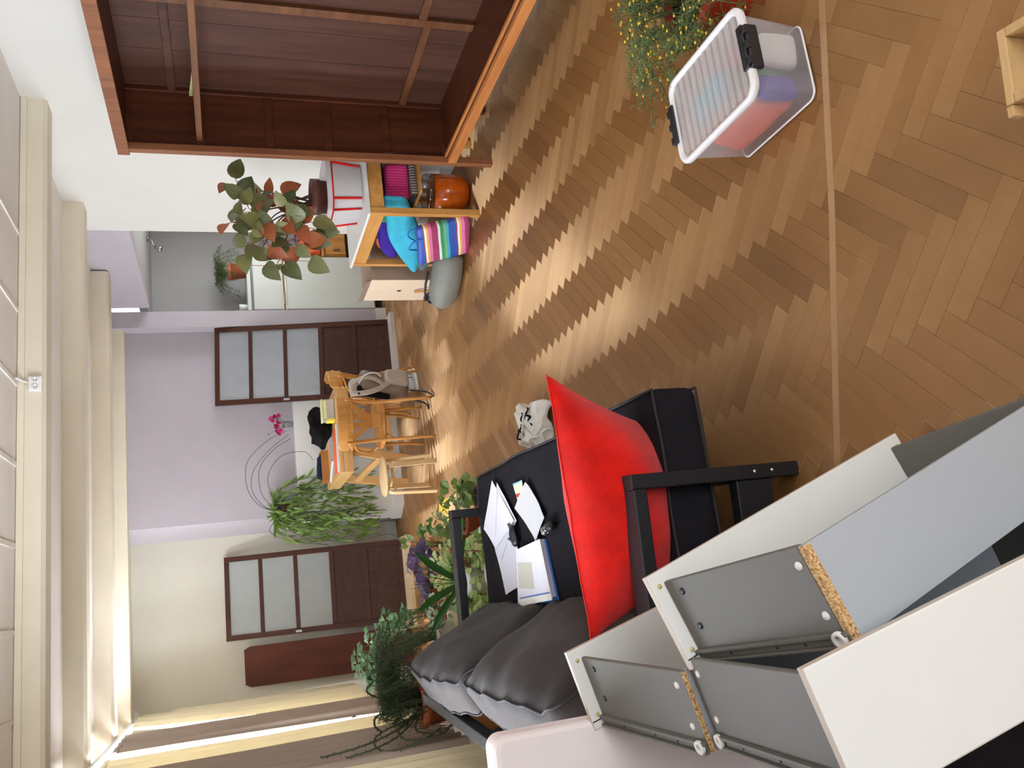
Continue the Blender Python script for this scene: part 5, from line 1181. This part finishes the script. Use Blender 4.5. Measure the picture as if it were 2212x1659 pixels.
for P_ in ([(-.68, 5.36, .70), (-.76, 5.34, .88), (-.80, 5.3, 1.08), (-.82, 5.3, 1.30)], [(-.68, 5.36, .70), (-.77, 5.3, .84), (-.81, 5.22, 1.0), (-.83, 5.2, 1.17)], [(-.68, 5.36, .70), (-.76, 5.30, .98), (-.84, 5.25, .95), (-.82, 5.2, .75), (-.76, 5.2, .62)],
           [(-.66, 5.36, .70), (-.74, 5.28, .85), (-.80, 5.22, .80), (-.79, 5.18, .62), (-.72, 5.2, .52)], [(-.6, 5.36, .70), (-.56, 5.30, .92), (-.50, 5.26, 1.02), (-.45, 5.26, .98)], [(-.62, 5.36, .70), (-.64, 5.28, .95), (-.68, 5.2, 1.0), (-.73, 5.2, .96)], [(-.66, 5.34, .70), (-.75, 5.22, .76), (-.77, 5.14, .66), (-.72, 5.1, .5)]):
    Q = bez(P_, 12); st.tube(Q, .006, 5)
    for i, p in enumerate(Q[::2]): st.tube([p, p+V(((-1)**i*.012, -.006, .006))], .003, 3)
obj('stems', st, 'stem_dark', t, space='w', kind='stuff')
def stand(label, c, half, h, mat='pale_wood', cat='crate', name='wooden_crate'):
    x, y = c; q = thing(name, label, cat, (x, y, 0)); hx, hy = half; th = .015
    for a, b in (((x-hx, y-hy, 0), (x+hx, y-hy+th, h)), ((x-hx, y+hy-th, 0), (x+hx, y+hy, h)), ((x-hx, y-hy+th, 0), (x-hx+th, y+hy-th, h)), ((x+hx-th, y-hy+th, 0), (x+hx, y+hy-th, h)), ((x-hx+th, y-hy+th, h-.014), (x+hx-th, y+hy-th, h))): obj('crate_board', MB().box(a, b), mat, q, space='w', bevel=.002)
    return q
stand('pale wooden crate under the clover plant beside the sofa', (-.24, 5.72), (.14, .13), .36)
stand('long pale wooden box under the clivia and spider plants', (.10, 5.30), (.19, .36), .24, name='wooden_box', cat='box')
# clover-like plant
cl = leafshape('leaf', 'leaf_clover', TRI, .12, .05)
def clover(t, c0, ctr, spread, n, sz, mat=None, me=None, hz_=.1):
    st = MB()
    for i in range(n):
        q = sph(); p = V(ctr)+V((q.x*spread[0], q.y*spread[1], q.z*spread[2])); b_ = V(c0)+V((rnd(-.04, .04), rnd(-.04, .04), 0))
        st.tube(bez([b_, b_.lerp(p, .55)+V((0, 0, hz_)), p], 5), .0016, 4); a0 = rnd(0, 6)
        for k_ in range(3):
            a = a0+k_*2*PI/3; addleaf(t, 'leaf', me or cl, p, V((math.cos(a), math.sin(a), -.25+rnd(-.15, .15))), rnd(*sz), up=(rnd(-.3, .3), -.5, 1))
    obj('stems', st, 'stem_green', t, space='w', kind='stuff')
t = thing('clover_plant', 'green clover leaved plant taller than the rest beside the brown board', 'plant', (-.36, 5.82, .36))
pot(t, (-.25, 5.72, .361), .085, .13, 'pot_white', taper=.8)
clover(t, (-.25, 5.72, .49), (-.34, 5.86, .86), (.20, .17, .17), 62, (.042, .062))
t = thing('clover_seedling', 'smaller dark clover plant below the tall clover plant', 'plant', (-.02, 5.98, 0))
pot(t, (-.10, 5.98, .001), .08, .38, 'terracotta', taper=.8)
clover(t, (-.10, 5.98, .37), (-.16, 6.05, .70), (.13, .12, .13), 24, (.04, .058))
# purple shamrock
t = thing('purple_shamrock', 'purple leaved shamrock plant in front of the left door', 'plant', (.19, 6.10, 0))
pot(t, (.17, 6.05, .001), .09, .22, 'terracotta', taper=.8)
pl_ = leafshape('leaf', 'leaf_purple', TRI, .2, .25)
clover(t, (.17, 6.05, .22), (.17, 6.05, .475), (.20, .16, .12), 30, (.055, .075), me=pl_, hz_=.06)
# clivia
t = thing('clivia', 'plant with broad dark strap leaves just beyond the sofa arm', 'plant', (.05, 5.18, .24))
pot(t, (.05, 5.18, .242), .085, .15, 'pot_white', taper=.82)
for d in ((-.10, -.02, .80), (.04, -.08, .85), (.30, -.04, .62), (.0, .06, .70), (-.16, -.10, .55), (-.40, -.10, .22), (.36, -.10, .14), (.12, -.16, .10), (.16, .1, .75), (-.30, -.04, .40)):
    L_ = rnd(.33, .43); d = V(d).normalized(); b_ = V((.05, 5.18, .385)); m = MB(); n_ = 10; vs = []; w_ = .025; sd = V((-d.y, d.x, 0)) if abs(d.z) > .95 else d.cross(V((0, -1, 0.2))).normalized()
    for i in range(n_+1):
        u = i/n_; p = b_+d*L_*u+V((d.x, d.y, 0))*(.10*u*u)+V((0, 0, -.16*u*u*(1.2-d.z))); ww = w_*(.55+.6*u if u < .6 else .91*max(.0, 1-((u-.6)/.4)**2.2)+.02)
        fold = V((0, -1, .2))*.006
        vs += [p+sd*ww, p-fold, p-sd*ww]
    fs = []
    for i in range(n_): fs += [(i*3, i*3+1, i*3+4, i*3+3), (i*3+1, i*3+2, i*3+5, i*3+4)]
    m.add(vs, fs, True); obj('leaf', m, 'leaf_strap', t, space='w')
# spider plant mass
def grassy(t, c0, n, L, mat, spread=(1, 1), lw=.011, zc=.0, droop=.5, part='leaf', xlim=None):
    for i in range(n):
        a = rnd(0, 2*PI); d = V((math.cos(a)*spread[0], math.sin(a)*spread[1], rnd(.5, 1.6))).normalized(); l = rnd(*L); vs = []; sd = V((-math.sin(a), math.cos(a), 0)); m = MB(); n_ = 6
        for k_ in range(n_+1):
            u = k_/n_; p = V(c0)+d*l*u+V((0, 0, -droop*l*u*u)); p.z = max(p.z, .02); ww = lw*(1-u)**.6*(.6+.4*min(1, u*4)); vs += [p+sd*ww, p-sd*ww]
        m.add(vs, [(k_*2, k_*2+1, k_*2+3, k_*2+2) for k_ in range(n_)], True); obj(part, m, mat, t, space='w')
t = thing('spider_plant', 'bright green striped spider plant around the clivia', 'plant', (.14, 5.48, .24))
pot(t, (.14, 5.48, .242), .08, .12, 'terracotta', taper=.8); grassy(t, (.14, 5.48, .35), 90, (.14, .28), 'leaf_spider', (1, .8), .010)
t = thing('spider_plant', 'small pale spider plant at the sofa side of the wooden box', 'plant', (-.02, 5.0, .0))
pot(t, (-.20, 5.12, .001), .075, .20, 'terracotta', taper=.8); grassy(t, (-.20, 5.12, .20), 34, (.14, .26), 'leaf_grey', (1, .8), .008)
t = thing('spider_plant', 'striped spider plant nearest the stool on a green pot', 'plant', (.74, 5.98, 0))
pot(t, (.70, 5.95, .001), .10, .13, 'pot_green', taper=.9); grassy(t, (.72, 5.98, .13), 30, (.14, .24), 'leaf_spider', (1, .8), .011)
iv = leafshape('leaf', 'leaf_ivy', IVY, .12, .1); rd = leafshape('leaf', 'leaf_ivy', ROUND, .15, .2); gy = leafshape('leaf', 'leaf_grey', ROUND, .1, .1); sp_ = leafshape('leaf', 'leaf_spider', ROUND, .1, .1)
def bushy(t, c0, ctr, spread, n, me, sz, stem='stem_green'):
    st = MB()
    for i in range(n):
        q = sph(); p = V(ctr)+V((q.x*spread[0], q.y*spread[1], q.z*spread[2])); b_ = V(c0)+V((rnd(-.03, .03), rnd(-.03, .03), 0)); p.z = max(p.z, .03)
        if i % 3 == 0: st.tube(bez([b_, b_.lerp(p, .6)+V((0, 0, .04)), p], 5), .0018, 4)
        addleaf(t, 'leaf', me, p, V((q.x, q.y-.3, q.z*.5+rnd(-.4, .2))), rnd(*sz), up=(rnd(-.4, .4), -.6, .8), roll=rnd(-.5, .5))
    obj('stems', st, stem, t, space='w', kind='stuff')
t = thing('rubber_plant', 'dark round leaved plant between stool and sofa', 'plant', (.60, 5.70, 0)); pot(t, (.62, 5.66, .001), .08, .12, 'pot_brown', taper=.8); bushy(t, (.62, 5.66, .12), (.67, 5.78, .20), (.10, .12, .09), 20, rd, (.06, .09))
t = thing('ivy_plant', 'green ivy in a pot next to the yellow papers', 'plant', (.52, 6.15, 0)); pot(t, (.48, 6.05, .001), .08, .12, 'terracotta', taper=.8); bushy(t, (.48, 6.05, .12), (.53, 6.12, .24), (.14, .15, .14), 40, iv, (.05, .08))
t = thing('ivy_plant', 'taller ivy with dark red stems in front of the white ledge corner', 'plant', (.40, 6.5, 0)); pot(t, (.36, 6.35, .001), .08, .16, 'terracotta', taper=.8); bushy(t, (.36, 6.35, .16), (.40, 6.4, .38), (.13, .14, .15), 34, iv, (.05, .08), 'stem_brown')
t = thing('foliage_plant', 'soft pale green leafy plant behind the sofa arm', 'plant', (.27, 5.7, 0)); pot(t, (.10, 5.86, .001), .09, .24, 'terracotta', taper=.8); bushy(t, (.10, 5.86, .24), (.12, 5.80, .35), (.24, .12, .09), 150, sp_, (.028, .05))
t = thing('foliage_plant', 'grey green round leaved plant by the wooden crate', 'plant', (-.10, 5.6, 0)); pot(t, (-.02, 5.74, .001), .07, .24, 'terracotta', taper=.8); bushy(t, (-.02, 5.74, .24), (-.10, 5.70, .44), (.11, .10, .09), 44, gy, (.032, .052))
t = thing('foliage_plant', 'bright leafy low plant under the sofa arm', 'plant', (.17, 4.95, 0)); pot(t, (.26, 5.02, .001), .07, .12, 'pot_brown', taper=.8); bushy(t, (.26, 5.02, .12), (.24, 5.02, .24), (.12, .10, .10), 44, rd, (.032, .06))
t = thing('foliage_plant', 'pale striped leafy plant in the shade of the sofa armrest', 'plant', (.16, 5.12, .24)); pot(t, (.18, 5.20, .242), .06, .07, 'terracotta', taper=.8); bushy(t, (.18, 5.20, .31), (.17, 5.12, .33), (.13, .14, .07), 90, sp_, (.035, .06))
t = thing('foliage_plant', 'yellow green leafy plant at the cushion end of the wooden box', 'plant', (-.03, 5.2, .24)); pot(t, (-.03, 5.36, .242), .055, .07, 'terracotta', taper=.8); bushy(t, (-.03, 5.36, .31), (-.05, 5.24, .345), (.10, .20, .08), 90, sp_, (.035, .06))
# white watering jug
t = thing('watering_jug', 'white plastic watering jug between plants and sofa seat', 'jug', (.28, 4.80, 0))
obj('body', MB().lathe([(0, 0), (.06, .0), (.065, .03), (.062, .20), (.03, .27), (.026, .30), (.034, .33), (.026, .33), (.02, .29), (.05, .20), (0, .02)], (.25, 4.80, .001), 20), 'pot_white', t, space='w')
obj('spout', MB().tube(bez([(.25, 4.78, .17), (.30, 4.77, .28), (.33, 4.77, .375)], 6), [.016]*7+[.013]*4+[.02]*2, 8), 'pot_white', t, space='w'); obj('handle', MB().tube(bez([(.20, 4.80, .22), (.14, 4.80, .25), (.14, 4.80, .12), (.19, 4.80, .08)], 6), .008, 6), 'pot_white', t, space='w')
t = thing('white_jug', 'white jug with a loop handle under the sofa armrest', 'jug', (.07, 4.78, 0)); obj('body', MB().lathe([(0, 0), (.05, 0), (.06, .05), (.058, .25), (.07, .35), (.062, .35), (.05, .25), (0, .03)], (.07, 4.78, .001), 20), 'pot_white', t, space='w'); obj('handle', MB().tube(bez([(.02, 4.78, .30), (-.04, 4.78, .32), (-.04, 4.78, .18), (.02, 4.78, .14)], 6), .007, 6), 'pot_white', t, space='w')
# small plant labels: yellow cards
def card(label, pts, tilt): 
    m = quadbox(pts, .0006, .0022); o = obj('yellow_card', m, 'yellow_paper', loc=(sum(p[0] for p in pts)/4, sum(p[1] for p in pts)/4, .0006)); return tag(o, label, 'card')
card('square yellow paper on the floor nearer the stool', [(.66, 6.92), (.76, 6.90), (.77, 7.22), (.67, 7.25)][::1], 0)
card('pointed yellow paper on the floor beside the ivy', [(.55, 6.62), (.64, 6.70), (.65, 7.02), (.54, 6.96)], 0)
t = thing('bamboo_cane', 'thin pale bamboo cane leaning among the plants by the crate', 'stick', (-.14, 5.9, .2)); obj('cane', MB().tube([(-.17, 5.90, .38), (-.22, 6.02, .72)], .005, 6), 'birch', t, space='w'); obj('node', MB().tube([(-.194, 5.958, .545), (-.196, 5.962, .555)], .0065, 6), 'pale_wood', t, space='w')
t = thing('paper_sack', 'crumpled brown paper sack behind the clover plants', 'bag', (-.04, 6.3, 0)); m = MB(); m.rbox((-.06, 6.38, .20), (.12, .10, .195), .03, disp=lambda p: p+V((nz(p, 9)*.03, nz(p, 9, 3)*.03, nz(p, 8, 6)*.03-.02*0)), k=8); m.v = [V((p.x, p.y, max(.002, p.z))) for p in m.v]; obj('sack', m, 'cardboard_orange', t, space='w'); obj('fold', MB().bar((-.16, 6.38, .405), (.05, 6.37, .41), .03, .008), 'cardboard_orange', t, space='w')
